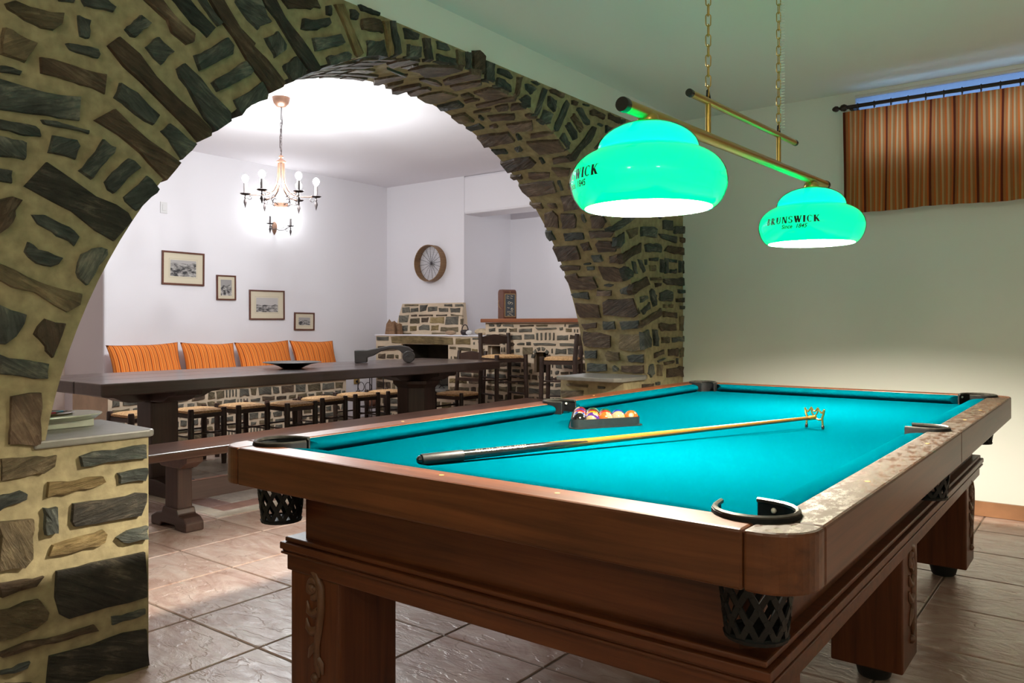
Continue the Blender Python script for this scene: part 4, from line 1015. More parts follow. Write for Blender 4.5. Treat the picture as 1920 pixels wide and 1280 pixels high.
# apron, cornice, frame
def oct_ring(ex, ey, cut):
    x, y = PA - ex, PB - ey
    return [(x, -y + cut), (x, y - cut), (x - cut, y), (-x + cut, y), (-x, y - cut), (-x, -y + cut), (-x + cut, -y), (x - cut, -y)]
MB().prism(oct_ring(.145, .178, .036), .52, .70, 'z').build('apron', M['body_x'], table)
def ring(e, z0, z1): return MB().box(-(PA - e), PA - e, -(PB - e - .033), PB - e - .033, z0, z1)
ring(.118, .513, .527).build('cornice', M['body_x'], table, bevel=.004)
ring(.107, .492, .5125).build('cornice', M['body_x'], table, bevel=.003)
ring(.113, .486, .4918).build('moulding', M['body_x'], table, bevel=.002)
ring(.109, .478, .4858).build('moulding', M['body_x'], table, bevel=.003)
ring(.122, .430, .4778).build('frame_board', M['body_x'], table, bevel=.004)
# legs with carved scrolls
def carving():
    b = MB()
    sp = []
    for k in range(22):
        a = -.5 * pi + k / 21 * 2.6 * pi; r = .026 * (1 - k / 30)
        sp.append((r * cos(a) - .006, 0, .112 + r * sin(a)))
    b.tube(sp, [.008 + .002 * sin(k) for k in range(22)], 6)
    b.sphere((-.006, 0, .112), .012, 10, 6)
    b.tube([(-.008, 0, .155), (.012, 0, .148), (.028, 0, .12), (.030, 0, .07), (.022, 0, .02), (.012, 0, -.03), (.014, 0, -.08), (.02, 0, -.11)], [.006, .011, .013, .013, .012, .010, .010, .004], 7)
    b.tube([(.02, 0, .06), (0, 0, .045), (-.018, 0, .05), (-.026, 0, .075)], [.01, .012, .010, .003], 6)
    b.tube([(.015, 0, .01), (-.006, 0, .0), (-.022, 0, .008), (-.028, 0, .03)], [.01, .012, .009, .003], 6)
    b.tube([(.01, 0, -.03), (-.008, 0, -.045), (-.02, 0, -.07)], [.009, .010, .003], 6)
    b.tube([(.014, 0, -.06), (.03, 0, -.075), (.034, 0, -.1)], [.008, .009, .003], 6)
    b.sphere((.006, 0, -.115), .013, 10, 6)
    b.v = [(x * 1.15, y * .95, z * 1.12) for x, y, z in b.v]
    return b
leg0 = MB().box(-.108, .108, -.11, .11, .062, .43).build('leg', M['body_z'], table, bevel=.006)
foot0 = MB().lathe([(.044, 0), (.05, .006), (.056, .03), (.063, .055), (.063, .0615)], 20).build('foot', M['black_foot'], leg0, smooth=50)
car0 = carving().build('carving', M['carve'], leg0, smooth=60); car0.location = (0, -.112, .27)
legs = [(-1.825, 1.569, 'f'), (-.63, 1.569, 'f'), (-.63, 2.79, 'r'), (-.63, 4.11, 'r'), (-1.825, 2.79, 'l'), (-1.825, 4.11, 'l')]
for i, (x, y, sd) in enumerate(legs):
    if i == 0: L, cv = leg0, car0
    else:
        L = leg0.copy(); C.objects.link(L); ft = foot0.copy(); C.objects.link(ft); ft.parent = L
        cv = car0.copy(); C.objects.link(cv); cv.parent = L
    L.location = (x + 1.2285, y - 2.9095, 0)
    if sd == 'r': cv.location = (.110, 0, .27); cv.rotation_euler = (0, 0, pi / 2)
    elif sd == 'l': cv.location = (-.110, 0, .27); cv.rotation_euler = (0, 0, -pi / 2)

# ------------------------------------------------------------------ letters and numbers
def text_mesh(s, size, shear=0.0, bold=0.0):
    cu = bpy.data.curves.new('txt', 'FONT'); cu.body = s; cu.size = size; cu.shear = shear; cu.align_x = 'CENTER'; cu.align_y = 'CENTER'; cu.resolution_u = 3; cu.offset = bold
    o = bpy.data.objects.new('txt', cu); C.objects.link(o)
    bpy.context.view_layer.update()
    me = o.evaluated_get(bpy.context.evaluated_depsgraph_get()).to_mesh()
    vs_ = [tuple(v.co) for v in me.vertices]; fs_ = [tuple(p.vertices) for p in me.polygons]
    o.to_mesh_clear(); bpy.data.objects.remove(o, do_unlink=True); bpy.data.curves.remove(cu)
    return vs_, fs_
class Letters:
    """bold slab-serif capitals drawn as strips of small quads, one unit tall"""
    def __init__(s): s.v = []; s.f = []; s.x = 0
    def quad(s, a, b, c, d, n=3):
        k = len(s.v)
        for i in range(n + 1):
            t = i / n
            s.v.append((s.x + a[0] + (d[0] - a[0]) * t, a[1] + (d[1] - a[1]) * t)); s.v.append((s.x + b[0] + (c[0] - b[0]) * t, b[1] + (c[1] - b[1]) * t))
        for i in range(n): s.f.append((k + 2 * i, k + 2 * i + 1, k + 2 * i + 3, k + 2 * i + 2))
    def bar(s, x0, y0, x1, y1, w): s.quad((x0 - w / 2, y0), (x0 + w / 2, y0), (x1 + w / 2, y1), (x1 - w / 2, y1))
    def ser(s, x0, x1, y): s.quad((x0, y - .05 if y > .5 else y), (x1, y - .05 if y > .5 else y), (x1, y if y > .5 else y + .05), (x0, y if y > .5 else y + .05), 1)
    def arc(s, cx, cy_, rx, ry, a0, a1, th, tv, n=10):
        k = len(s.v)
        for i in range(n + 1):
            a = radians(a0 + (a1 - a0) * i / n)
            s.v.append((s.x + cx + rx * cos(a), cy_ + ry * sin(a))); s.v.append((s.x + cx + (rx - th) * cos(a), cy_ + (ry - tv) * sin(a)))
        for i in range(n): s.f.append((k + 2 * i, k + 2 * i + 1, k + 2 * i + 3, k + 2 * i + 2))
    def put(s, ch):
        T, t = .33, .16
        if ch == 'B':
            s.bar(.24, 0, .24, 1, T); s.arc(.36, .74, .36, .26, -90, 90, .24, .07); s.arc(.36, .26, .42, .275, -90, 90, .25, .07); s.ser(0, .42, 1); s.ser(0, .42, 0); wd = .86
        elif ch == 'R':
            s.bar(.24, 0, .24, 1, T); s.arc(.36, .73, .38, .27, -90, 90, .25, .07); s.bar(.48, .46, .76, 0, T); s.ser(0, .42, 1); s.ser(.02, .46, 0); s.ser(.6, .98, 0); wd = 1.0
        elif ch == 'U':
            s.bar(.24, .3, .24, 1, T); s.arc(.48, .32, .36, .32, 180, 360, .2, .1); s.bar(.79, .3, .79, 1, t); s.ser(0, .46, 1); s.ser(.62, .96, 1); wd = .98
        elif ch == 'N':
            s.bar(.2, 0, .2, 1, t); s.bar(.28, 1, .76, 0, .27); s.bar(.82, 0, .82, 1, t); s.ser(0, .38, 0); s.ser(0, .34, 1); s.ser(.64, 1.0, 1); wd = 1.02
        elif ch == 'S':
            s.arc(.4, .74, .34, .27, 25, 265, .2, .09); s.arc(.4, .27, .36, .275, 90, -155, .22, .09); s.bar(.70, .72, .70, .95, .06); s.bar(.09, .05, .09, .3, .06); wd = .82
        elif ch == 'W':
            s.bar(.2, 1, .46, 0, T); s.bar(.46, 0, .64, .8, t); s.bar(.62, 1, .88, 0, T); s.bar(.9, 0, 1.14, 1, t); s.ser(0, .42, 1); s.ser(.46, .82, 1); s.ser(.98, 1.3, 1); wd = 1.32
        elif ch == 'I':
            s.bar(.24, 0, .24, 1, T); s.ser(.02, .46, 1); s.ser(.02, .46, 0); wd = .5
        elif ch == 'C':
            s.arc(.48, .5, .44, .515, 48, 312, .25, .08, 16); s.bar(.80, .64, .80, .97, .07); wd = .92
        elif ch == 'K':
            s.bar(.24, 0, .24, 1, T); s.bar(.36, .42, .78, 1, t); s.bar(.48, .56, .80, 0, T); s.ser(.02, .46, 1); s.ser(.02, .46, 0); s.ser(.60, .98, 1); s.ser(.60, 1.02, 0); wd = 1.02
        s.x += wd + .07

# ------------------------------------------------------------------ the lamp over the table
M['brass'] = plain('brushed_brass', (.52, .36, .10), .28, metal=.9)
M['black_cap'] = plain('black_plastic_cap', (.01, .011, .012), .25)
M['print'] = plain('black_print', (.004, .012, .010), .5)
# cased glass: a white opal layer inside, a clear green layer outside
op = bpy.data.materials.new('white_opal_glass'); op.use_nodes = True; nt = op.node_tree; nt.nodes.clear()
out = N(nt, 'ShaderNodeOutputMaterial')
tr = N(nt, 'ShaderNodeBsdfTranslucent'); tr.inputs[0].default_value = (OPAL, OPAL, OPAL, 1)
df = N(nt, 'ShaderNodeBsdfDiffuse'); df.inputs[0].default_value = (.82, .80, .75, 1)
ad = N(nt, 'ShaderNodeAddShader'); nt.links.new(tr.outputs[0], ad.inputs[0]); nt.links.new(df.outputs[0], ad.inputs[1])
nt.links.new(ad.outputs[0], out.inputs[0]); M['opal'] = op
gs = bpy.data.materials.new('clear_green_glass'); gs.use_nodes = True; nt = gs.node_tree; nt.nodes.clear()
out = N(nt, 'ShaderNodeOutputMaterial')
tp = N(nt, 'ShaderNodeBsdfTransparent'); tp.inputs[0].default_value = (.0004, .95, .37, 1)
gl = N(nt, 'ShaderNodeBsdfGlossy'); gl.inputs['Roughness'].default_value = .05
fz = N(nt, 'ShaderNodeFresnel'); fz.inputs[0].default_value = 1.4
mx = N(nt, 'ShaderNodeMixShader'); nt.links.new(fz.outputs[0], mx.inputs[0]); nt.links.new(tp.outputs[0], mx.inputs[1]); nt.links.new(gl.outputs[0], mx.inputs[2])
nt.links.new(mx.outputs[0], out.inputs[0]); M['shade'] = gs
M['pool_bulb'] = lit_glass('pool_bulb_glow', POOL_COL, 30)
LX, LY, LZ = -1.1, 2.9365, 1.793
lamp = thing('pool_lamp', 'brass bar lamp with two glowing green glass shades hung over the pool table', 'lamp', (LX, LY, LZ))
zb = lambda y: (y / .9765) * .024            # the bar hangs a little higher at the far end
MB().tube([(0, -.965, zb(-.965)), (0, .965, zb(.965))], .0195, 20).build('main_bar', M['brass'], lamp, smooth=60)
for y in (-.975, .975):
    MB().lathe([(.0205, -.012), (.0215, -.008), (.0215, .008), (.0205, .012)], 20, (0, y, zb(y)), 'y').build('end_cap', M['black_cap'], lamp, smooth=50)
zu = lambda y: .127 + y * .030
MB().tube([(0, -.53, zu(-.53)), (0, .515, zu(.515))], .012, 16).build('upper_bar', M['brass'], lamp, smooth=60)
for y in (-.538, .522):
    MB().lathe([(.0125, -.01), (.0132, -.006), (.0132, .006), (.0125, .01)], 16, (0, y, zu(y)), 'y').build('end_cap', M['black_cap'], lamp, smooth=50)
for y in (-.394, .313):
    MB().tube([(0, y, zb(y)), (0, y, zu(y))], .0095, 12).build('post', M['brass'], lamp, smooth=60)
SHP = [(.186, .003), (.190, 0), (.205, .010), (.221, .036), (.2295, .066), (.230, .085), (.224, .110), (.208, .135), (.186, .153), (.166, .163), (.153, .169), (.1505, .175), (.149, .183), (.143, .199), (.129, .217), (.106, .234), (.078, .246), (.05, .2525), (.028, .255)]
def smooth_prof(p, k=3):
    o = []
    for i in range(len(p) - 1):
        p0 = p[max(i - 1, 0)]; p1 = p[i]; p2 = p[i + 1]; p3 = p[min(i + 2, len(p) - 1)]
        for j in range(k):
            t = j / k
            o.append(tuple(.5 * ((2 * p1[d]) + (-p0[d] + p2[d]) * t + (2 * p0[d] - 5 * p1[d] + 4 * p2[d] - p3[d]) * t * t + (-p0[d] + 3 * p1[d] - 3 * p2[d] + p3[d]) * t ** 3) for d in (0, 1)))
    return o + [p[-1]]
SH = smooth_prof(SHP)
def shade_r(h):
    for i in range(4, len(SH) - 1):
        if SH[i][1] <= h <= SH[i + 1][1]:
            t = (h - SH[i][1]) / max(1e-6, SH[i + 1][1] - SH[i][1]); return SH[i][0] + t * (SH[i + 1][0] - SH[i][0])
    return .23
for (y, zrim, phi) in ((2.106, 1.493, -129), (3.688, 1.518, -95)):
    sh = MB().lathe(SH, 56, (0, 0, 0), cap0=False, cap1=False).build('lamp_shade', M['shade'], lamp, smooth=75, fix=False)
    sh.location = (0, y - LY, zrim - LZ)
    MB().lathe([(max(.004, r - .0035), h + (.0005 if h < .2 else -.003)) for r, h in SH[3:]], 48, cap0=False, cap1=False).build('opal_liner', M['opal'], sh, smooth=75, fix=False)
    MB().lathe([(.03, .250), (.034, .256), (.03, .275), (.018, .285)], 20).build('shade_collar', M['brass'], sh, smooth=50)
    MB().lathe([(.016, .141), (.018, .25)], 14).build('bulb_holder', M['black_cap'], sh)
    MB().sphere((0, 0, .098), .042, 16, 10).build('bulb', M['pool_bulb'], sh, smooth=80)
    bulb_light(sh, (0, 0, .098), POOL_W, POOL_COL, .040)
    L = Letters()
    for ch in 'BRUNSWICK': L.put(ch)
    tw = L.x; sc = .250 / tw; v2 = []
    def wrap(u, v, h0):
        h = h0 + v; r = shade_r(h) + .0012; a = radians(phi) + u / .23
        return (r * cos(a), r * sin(a), h)
    v2 = [wrap((x - tw / 2) * sc, (yy - .5) * .030, .088) for x, yy in L.v]
    MB().add(v2, L.f).build('lettering', M['print'], sh, fix=False)
    tv, tf = text_mesh('Since  1845', .024, .35, .0006)
    MB().add([wrap(x + .012, yy, .058) for x, yy, _ in tv], tf).build('lettering', M['print'], sh, fix=False)
# chains up to the ceiling, and the coiled clear flex round one of them
lk = MB(); pts = []
for k in range(16):
    a = 2 * pi * k / 16
    pts.append((.0085 * cos(a), 0, (.012 if sin(a) >= 0 else -.012) + .0085 * sin(a)))
lk.tube(pts, .0020, 5, closed=True)
lme = None
for y in (-.394, .313):
    z = zu(y) + .035; k = 0
    MB().tube([(.0, y - .012, zu(y) + .004), (.0, y - .010, zu(y) + .035), (0, y, zu(y) + .042), (0, y + .012, zu(y) + .02), (0, y + .016, zu(y) + .008)], .003, 6).build('hook', M['black_cap'], lamp)
    while z < 2.678 - LZ - .01:
        if lme is None:
            o = lk.build('chain_link', M['brass'], lamp, smooth=70); lme = o.data
        else:
            o = bpy.data.objects.new('chain_link', lme); C.objects.link(o); o.parent = lamp
        o.location = (0, y, z); o.rotation_euler = (0, 0, radians(37 if k % 2 else 127)); z += .0345; k += 1
    MB().lathe([(.03, 2.678 - LZ - .012), (.034, 2.678 - LZ)], 16, (0, y, 0)).build('ceiling_hook', M['brass'], lamp, smooth=40)
cm, nt, bs = nmat('clear_flex'); bs.inputs['Base Color'].default_value = (.72, .80, .74, 1); bs.inputs['Roughness'].default_value = .2
hp = []
for k in range(62 * 7):
    a = 2 * pi * k / 7; hp.append((.011 + .0085 * cos(a), .313 + .012 + .0085 * sin(a), zu(.313) + .02 + (2.675 - LZ - zu(.313) - .02) * k / (62 * 7)))
MB().tube(hp, .0022, 4).build('coiled_flex', cm, lamp, smooth=80)

# ------------------------------------------------------------------ rack and balls
M['rack'] = plain('black_rack_plastic', (.012, .014, .014), .3, coat=.3)
A_ = Vector((-1.600, 2.455)); d1 = Vector((.479, .879)).normalized(); d2 = Vector((d1.x * .5 - d1.y * .866, d1.x * .866 + d1.y * .5))
side = .335; cen = A_ + (d1 + d2) * side / 3
rk = thing('ball_rack', 'black triangular plastic rack full of pool balls on the cloth', 'ball rack', (cen.x, cen.y, ZB))
def tri(sz, rad):
    cs = [-(d1 + d2) / 3 * sz, d1 * sz - (d1 + d2) / 3 * sz, d2 * sz - (d1 + d2) / 3 * sz]; pts = []
    for i in range(3):
        c = cs[i]; inw = (-c).normalized(); ctr = c + inw * rad * 2; a0 = atan2(c.y, c.x)
        for k in range(7):
            a = a0 - pi / 3 + 2 * pi / 3 * k / 6; pts.append((ctr.x + rad * cos(a), ctr.y + rad * sin(a)))
    return pts
def ring_prism(po, pi_, z0, z1):
    n = len(po); vs_ = [(x, y, z0) for x, y in po] + [(x, y, z0) for x, y in pi_] + [(x, y, z1) for x, y in po] + [(x, y, z1) for x, y in pi_]
    fs_ = []
    for i in range(n):
        j = (i + 1) % n
        fs_ += [(i, j, 2 * n + j, 2 * n + i), (n + i, 3 * n + i, 3 * n + j, n + j), (2 * n + i, 2 * n + j, 3 * n + j, 3 * n + i), (i, n + i, n + j, j)]
    return MB().add(vs_, fs_)
ring_prism(tri(.338, .030), tri(.332, .0285), .003, .0345).build('rack_wall', M['rack'], rk, smooth=40)
ring_prism(tri(.362, .034), tri(.334, .029), .0005, .0038).build('rack_flange', M['rack'], rk, smooth=40)
BR = .0284
CREAM = (.17, .135, .075)
def ball_mat(name, col, stripe):
    m, nt, b = nmat(name); b.inputs['Roughness'].default_value = .06; b.inputs['Coat Weight'].default_value = .0
    b.inputs['Base Color'].default_value = rgb(col)
    if stripe:
        tc = N(nt, 'ShaderNodeTexCoord'); sp = N(nt, 'ShaderNodeSeparateXYZ'); nt.links.new(tc.outputs['Object'], sp.inputs[0])
        ab = N(nt, 'ShaderNodeMath', operation='ABSOLUTE'); nt.links.new(sp.outputs[2], ab.inputs[0])
        lt = N(nt, 'ShaderNodeMath', operation='LESS_THAN'); lt.inputs[1].default_value = BR * .55; nt.links.new(ab.outputs[0], lt.inputs[0])
        mc = N(nt, 'ShaderNodeMix', data_type='RGBA'); mc.inputs['A'].default_value = rgb(CREAM); mc.inputs['B'].default_value = rgb(col)
        nt.links.new(lt.outputs[0], mc.inputs['Factor']); nt.links.new(mc.outputs['Result'], b.inputs['Base Color'])
    return m
BC = {1: ((.19, .095, .004), 'yellow'), 2: ((.002, .014, .12), 'blue'), 3: ((.15, .008, .005), 'red'), 4: ((.030, .009, .075), 'purple'), 5: ((.20, .048, .008), 'orange'), 6: ((.003, .04, .016), 'green'), 7: ((.07, .005, .005), 'maroon'), 8: ((.003, .003, .003), 'black')}
bm_ = MB().sphere((0, 0, 0), BR, 24, 14)
spot = plain('ball_spot', (.17, .145, .09), .15)
ink = plain('ball_ink', (.01, .01, .01), .3)
order = [[8, 12, 13, 9, 5], [10, 1, 3, 2], [11, 7, 6], [4, 14], [15]]
face = {8: (-.4, .6, -.6), 12: (.5, -.1, .85), 13: (.2, .5, -.7), 9: (.6, .6, .5), 5: (.45, -.75, .45), 10: (.35, -.35, .87), 1: (-.2, .3, .9), 3: (.45, .45, .77), 2: (-.4, .5, .7), 11: (-.6, .1, .7), 7: (.1, .7, .6), 6: (.5, .5, -.6), 4: (.3, .8, -.4), 14: (.3, .5, -.8), 15: (-.3, .7, .5)}
where = {8: 'at the left end of the front row', 12: 'second from the left in the front row', 13: 'in the middle of the front row', 9: 'second from the right in the front row', 5: 'at the right end of the front row', 10: 'behind the black ball', 1: 'in the second row, behind the purple striped ball', 3: 'in the second row, third from the left', 2: 'at the right end of the second row', 11: 'in the third row at the left edge of the rack', 7: 'in the middle of the third row', 6: 'at the right end of the third row', 4: 'in the fourth row near the left edge of the rack', 14: 'at the right of the fourth row', 15: 'in the far corner of the rack'}
for j, row in enumerate(order):
    for i, n in enumerate(row):
        col, cn = BC[n if n <= 8 else n - 8]; stp = n > 8
        p = cen + ((d1 * (i - 4 / 3) + d2 * (j - 4 / 3)) * .0571)
        fz_ = Vector(face[n]).normalized()
        ob = bm_.build('pool_ball', ball_mat('ball_%s_%s' % (cn, 'stripe' if stp else 'solid'), col, stp), None, smooth=80)
        # local +X is the number, local Z the stripe axis
        up = Vector((.5, -.8, .3)) if n in (12, 13, 9) else Vector((.2, .9, .1))
        if n == 13: up = Vector((-.75, -.5, .1))
        if n == 9: up = Vector((.3, -.9, .35))
        zz = (up - fz_ * up.dot(fz_)).normalized(); yy = zz.cross(fz_)
        ob.matrix_world = Matrix.Translation((p.x, p.y, ZB + BR)) @ Matrix((fz_, yy, zz)).transposed().to_4x4()
        tag(ob, '%s %s pool ball %s of the rack' % (cn, 'striped' if stp else 'solid', where[n].replace(' of the rack', '')) if 'rack' in where[n] else '%s %s pool ball %s of the rack' % (cn, 'striped' if stp else 'solid', where[n]), 'pool ball', 'racked pool balls')
        def cap(rr, u, v):
            q = Vector((1, u / BR, v / BR)).normalized() * rr; return tuple(q)
        rings = [[cap(BR + .0002, .0105 * t * cos(2 * pi * k / 14), .0105 * t * sin(2 * pi * k / 14)) for k in range(14)] for t in (.5, 1)]
        s_ = MB().add([cap(BR + .0002, 0, 0)] + rings[0] + rings[1], [(0, 1 + k, 1 + (k + 1) % 14) for k in range(14)] + [(1 + k, 15 + k, 15 + (k + 1) % 14, 1 + (k + 1) % 14) for k in range(14)]).build('number_spot', spot, ob, smooth=80)
        tv, tf = text_mesh(str(n), .0135)
        MB().add([cap(BR + .0004, x, y) for x, y, _ in tv], tf).build('number', ink, s_)

# ------------------------------------------------------------------ the rest cue lying across the cloth
ck = thing('cue_bridge', 'long rest cue with black butt and brass bridge head lying across the cloth', 'cue', (-1.519, 1.580, ZB))
P0 = Vector((0, 0, .0165)); P1 = Vector((-.905 + 1.519, 3.03 - 1.580, .040)); dv = (P1 - P0); LQ = dv.length; dn = dv.normalized()
cw, nt, bs = nmat('cue_maple'); bs.inputs['Base Color'].default_value = (.19, .090, .013, 1); bs.inputs['Roughness'].default_value = .22; bs.inputs['Coat Weight'].default_value = .3
M['cue_black'] = plain('cue_black_lacquer', (.010, .011, .011), .16, coat=.8)
M['cue_rubber'] = plain('cue_rubber_sleeve', (.018, .018, .017), .4, bump=.0005, scale=120)
M['cue_silver'] = plain('cue_silver_print', (.16, .145, .115), .35, metal=.5)
at = lambda s: P0 + dn * s
MB().tube([at(.03), at(.55)], [.0148, .0118], 18).build('butt', M['cue_black'], ck, smooth=60)
MB().tube([at(.0), at(.004), at(.125)], [.0152, .0162, .0162], 18).build('sleeve', M['cue_rubber'], ck, smooth=60)
MB().sphere(tuple(at(-.002)), .0125, 14, 8).build('bumper', M['cue_black'], ck, smooth=80)
MB().tube([at(.5501), at(.95), at(LQ)], [.0118, .0095, .0065], 16).build('shaft', cw, ck, smooth=60)
# maple points running into the black butt
sdv = dn.cross(Vector((0, 0, 1))).normalized(); upv = sdv.cross(dn)
for q in (0.35, 2.0, -1.6, 3.4):
    b = MB(); vs_ = []; n = 8
    for k in range(n + 1):
        s = .40 + .152 * k / n; hw = .95 * k / n * .78; r = .0148 + (.0118 - .0148) * (s - .03) / .52 + .00025
        for w_ in (-1, -.33, .33, 1):
            a = q + w_ * hw; vs_.append(at(s) + (upv * cos(a) + sdv * sin(a)) * r)
    fs_ = [(k * 4 + m, k * 4 + m + 1, k * 4 + 5 + m, k * 4 + 4 + m) for k in range(n) for m in range(3)]
    b.add(vs_, fs_).build('point_inlay', cw, ck, smooth=60)
# silver printed band of small characters
b = MB()
rq = random.Random(3)
for row in range(3):
    for k in range(20):
        if rq.random() < .12: continue
        s = .165 + k * .0085; a = .75 - row * .42; r = .0148 + (.0118 - .0148) * (s - .03) / .52 + .0003
        vs_ = []
        for ds in (0, .006):
            for da in (0, rq.uniform(.18, .3)):
                vs_.append(at(s + ds) + (upv * cos(a + da) + sdv * sin(a + da)) * r)
        b.add(vs_, [(0, 1, 3, 2)])
b.build('printed_band', M['cue_silver'], ck)
# brass bridge head: scalloped plate standing on two rubber-tipped legs
hb = sdv; H0 = P1 + dn * .02
def hp_(u, v): return Vector((H0.x, H0.y, 0)) + hb * u + Vector((0, 0, v))
bh = MB()
MB().tube([at(LQ - .01), at(LQ + .024)], [.0085, .0085], 12).build('ferrule', M['brass'], ck, smooth=60)
top = []
for k in range(25):
    t = k / 24; u = -.044 + .088 * t
    sc_ = abs(sin(t * 3 * pi)); top.append(hp_(u, .0735 - .014 * sc_ + (.004 if .2 < t < .8 else 0)))
bh.tube(top, .0034, 6)
for s_ in (-1, 1):
    bh.tube([hp_(s_ * .044, .0735), hp_(s_ * .040, .055), hp_(s_ * .034, .040), hp_(s_ * .036, .02), hp_(s_ * .037, .012)], [.0034, .004, .0045, .0035, .003], 6)
    bh.tube([hp_(s_ * .034, .036), hp_(s_ * .018, .033), hp_(0, .040)], .0034, 6)
    bh.tube([hp_(0, .042), hp_(s_ * .012, .058), hp_(s_ * .015, .068)], .0028, 6)
hd = bh.build('bridge_head', M['brass'], ck, smooth=60)
for s_ in (-1, 1):
    MB().lathe([(.0045, 0), (.0055, .003), (.0055, .012), (.004, .014)], 10, tuple(hp_(s_ * .037, 0.0003))).build('rubber_tip', M['black_cap'], hd, smooth=50)

# ------------------------------------------------------------------ curtain and rod on the back wall
M['dark_rod'] = plain('dark_bronze_rod', (.035, .018, .016), .4, metal=.3)
rod = thing('curtain_rod', 'dark curtain rod with turned finial and rings under the ceiling', 'curtain rod', (-1.39, 5.39, 2.557))
MB().tube([(0, 0, 0), (2.7, 0, -.012)], .0125, 14).build('rod', M['dark_rod'], rod, smooth=60)
MB().lathe([(.001, -.085), (.012, -.078), (.0195, -.062), (.017, -.048), (.008, -.04), (.009, -.036), (.02, -.026), (.024, -.008), (.018, .004), (.013, .01)], 16, (0, 0, 0), 'x').build('finial', M['dark_rod'], rod, smooth=60)
for x in (.035, 1.5, 2.6):
    MB().box(x - .012, x + .012, -.0, .108, -.018, .006).lathe([(.02, .1), (.024, .1095)], 12, (x, 0, -.006), 'y').build('bracket', M['dark_rod'], rod)
rme = None
for k in range(27):
    x = .075 + k * .098
    if rme is None:
        o = MB().tube([(0, .0185 * cos(2 * pi * j / 16), .0185 * sin(2 * pi * j / 16)) for j in range(16)], .0032, 6, closed=True).sphere((0, -.003, -.022), .0045, 8, 5).build('ring', M['dark_rod'], rod, smooth=70); rme = o.data
    else:
        o = bpy.data.objects.new('ring', rme); C.objects.link(o); o.parent = rod
    o.location = (x, 0, -.0045 * x - .004)
T1, T2, T3, T4 = (.36, .14, .045), (.50, .12, .025), (.12, .025, .012), (.46, .27, .12)
M['curtain'] = stripes('striped_curtain_cloth', [(0, T3), (.10, T1), (.2, T2), (.27, T4), (.36, T1), (.46, T2), (.52, T4), (.60, T1), (.68, T2), (.76, T4), (.84, T1), (.93, T2)], .125, translucent=.35)
def cloth_grid(name, fn, nu, nv, uvf, mat, parent=None, thick=None):
    vs_ = [fn(i / nu, j / nv) for j in range(nv + 1) for i in range(nu + 1)]
    fs_ = [(j * (nu + 1) + i, j * (nu + 1) + i + 1, (j + 1) * (nu + 1) + i + 1, (j + 1) * (nu + 1) + i) for j in range(nv) for i in range(nu)]
    me = bpy.data.meshes.new(name); me.from_pydata(vs_, [], fs_); me.materials.append(mat)
    uv = me.uv_layers.new(name='UVMap')
    for p in me.polygons:
        for li, vi in zip(p.loop_indices, p.vertices):
            i, j = vi % (nu + 1), vi // (nu + 1); uv.data[li].uv = uvf(i / nu, j / nv)
    me.polygons.foreach_set('use_smooth', [True] * len(me.polygons))
    o = bpy.data.objects.new(name, me); C.objects.link(o)
    if parent: o.parent = parent
    if thick:
        md = o.modifiers.new('thick', 'SOLIDIFY'); md.thickness = thick
    return o
CUW = 2.6
def cur(u, v):
    x = -1.402 + CUW * u; ph = 2 * pi * x / .098
    amp = .010 * (1 - .25 * v)
    z = 2.530 - .0045 * CUW * u - (.652 + .006 * sin(9 * u) + .006 * sin(23 * u)) * v - .006 * (1 - v) * (.5 - .5 * cos(ph))
    return (x + .004 * sin(ph * .5 + 3 * v), 5.385 + amp * cos(ph) + .005 * sin(ph * .37 + 2) * v, z)
ct = cloth_grid('curtain', cur, 420, 10, lambda u, v: (u * CUW, v), M['curtain'])
tag(ct, 'short orange and brown striped pleated curtain over the high window', 'curtain')

# ------------------------------------------------------------------ added fill globes, out of view at the camera's end of the room
M['globe'] = lit_glass('fill_globe_glow', FILL_COL, 6)
for x, y, lb in ((1.25, -.55, 'added fill globe near the right wall of the pool room'), (-1.0, -1.25, 'added fill globe near the arched wall of the pool room')):
    t = thing('fill_globe', lb, 'lamp', (x, y, 2.678), 0, 'added fill globes')
    MB().lathe([(.055, -.03), (.06, -.001)], 20).build('ceiling_plate', M['brass'], t, smooth=50)
    MB().sphere((0, 0, -.165), .145, 24, 14).build('globe', M['globe'], t, smooth=80)
    bulb_light(t, (0, 0, -.165), FILL_W, FILL_COL, .14)

# ------------------------------------------------------------------ dining room: furniture
M['dark_wood_y'] = wood('dark_table_wood_long', (.030, .017, .014), (.085, .050, .042), 'y', .30, .8, coat=.35, spec=.6)
M['dark_wood_z'] = wood('dark_table_wood_upright', (.028, .014, .010), (.080, .042, .031), 'z', .4, .8)
M['dark_wood_x'] = wood('dark_table_wood_cross', (.028, .014, .010), (.080, .042, .031), 'x', .4, .8)
M['bench_wood'] = wood('bench_wood', (.050, .022, .014), (.15, .072, .046), 'y', .32, .8, coat=.2)
M['chair_wood'] = plain('walnut_stain', (.042, .021, .014), .4, var=.3, scale=14)
M['rush'] = None
m, nt, b_ = nmat('woven_rush')
tc = N(nt, 'ShaderNodeTexCoord'); wv = N(nt, 'ShaderNodeTexNoise'); wv.inputs['Scale'].default_value = 1.0; wv.inputs['Detail'].default_value = 4
mp = N(nt, 'ShaderNodeMapping'); mp.inputs['Scale'].default_value = (60, 60, 140); nt.links.new(tc.outputs['Object'], mp.inputs[0]); nt.links.new(mp.outputs[0], wv.inputs['Vector'])
r_ = N(nt, 'ShaderNodeValToRGB'); r_.color_ramp.elements[0].position = .35; r_.color_ramp.elements[0].color = (.50, .26, .10, 1); r_.color_ramp.elements[1].position = .65; r_.color_ramp.elements[1].color = (.82, .53, .26, 1)
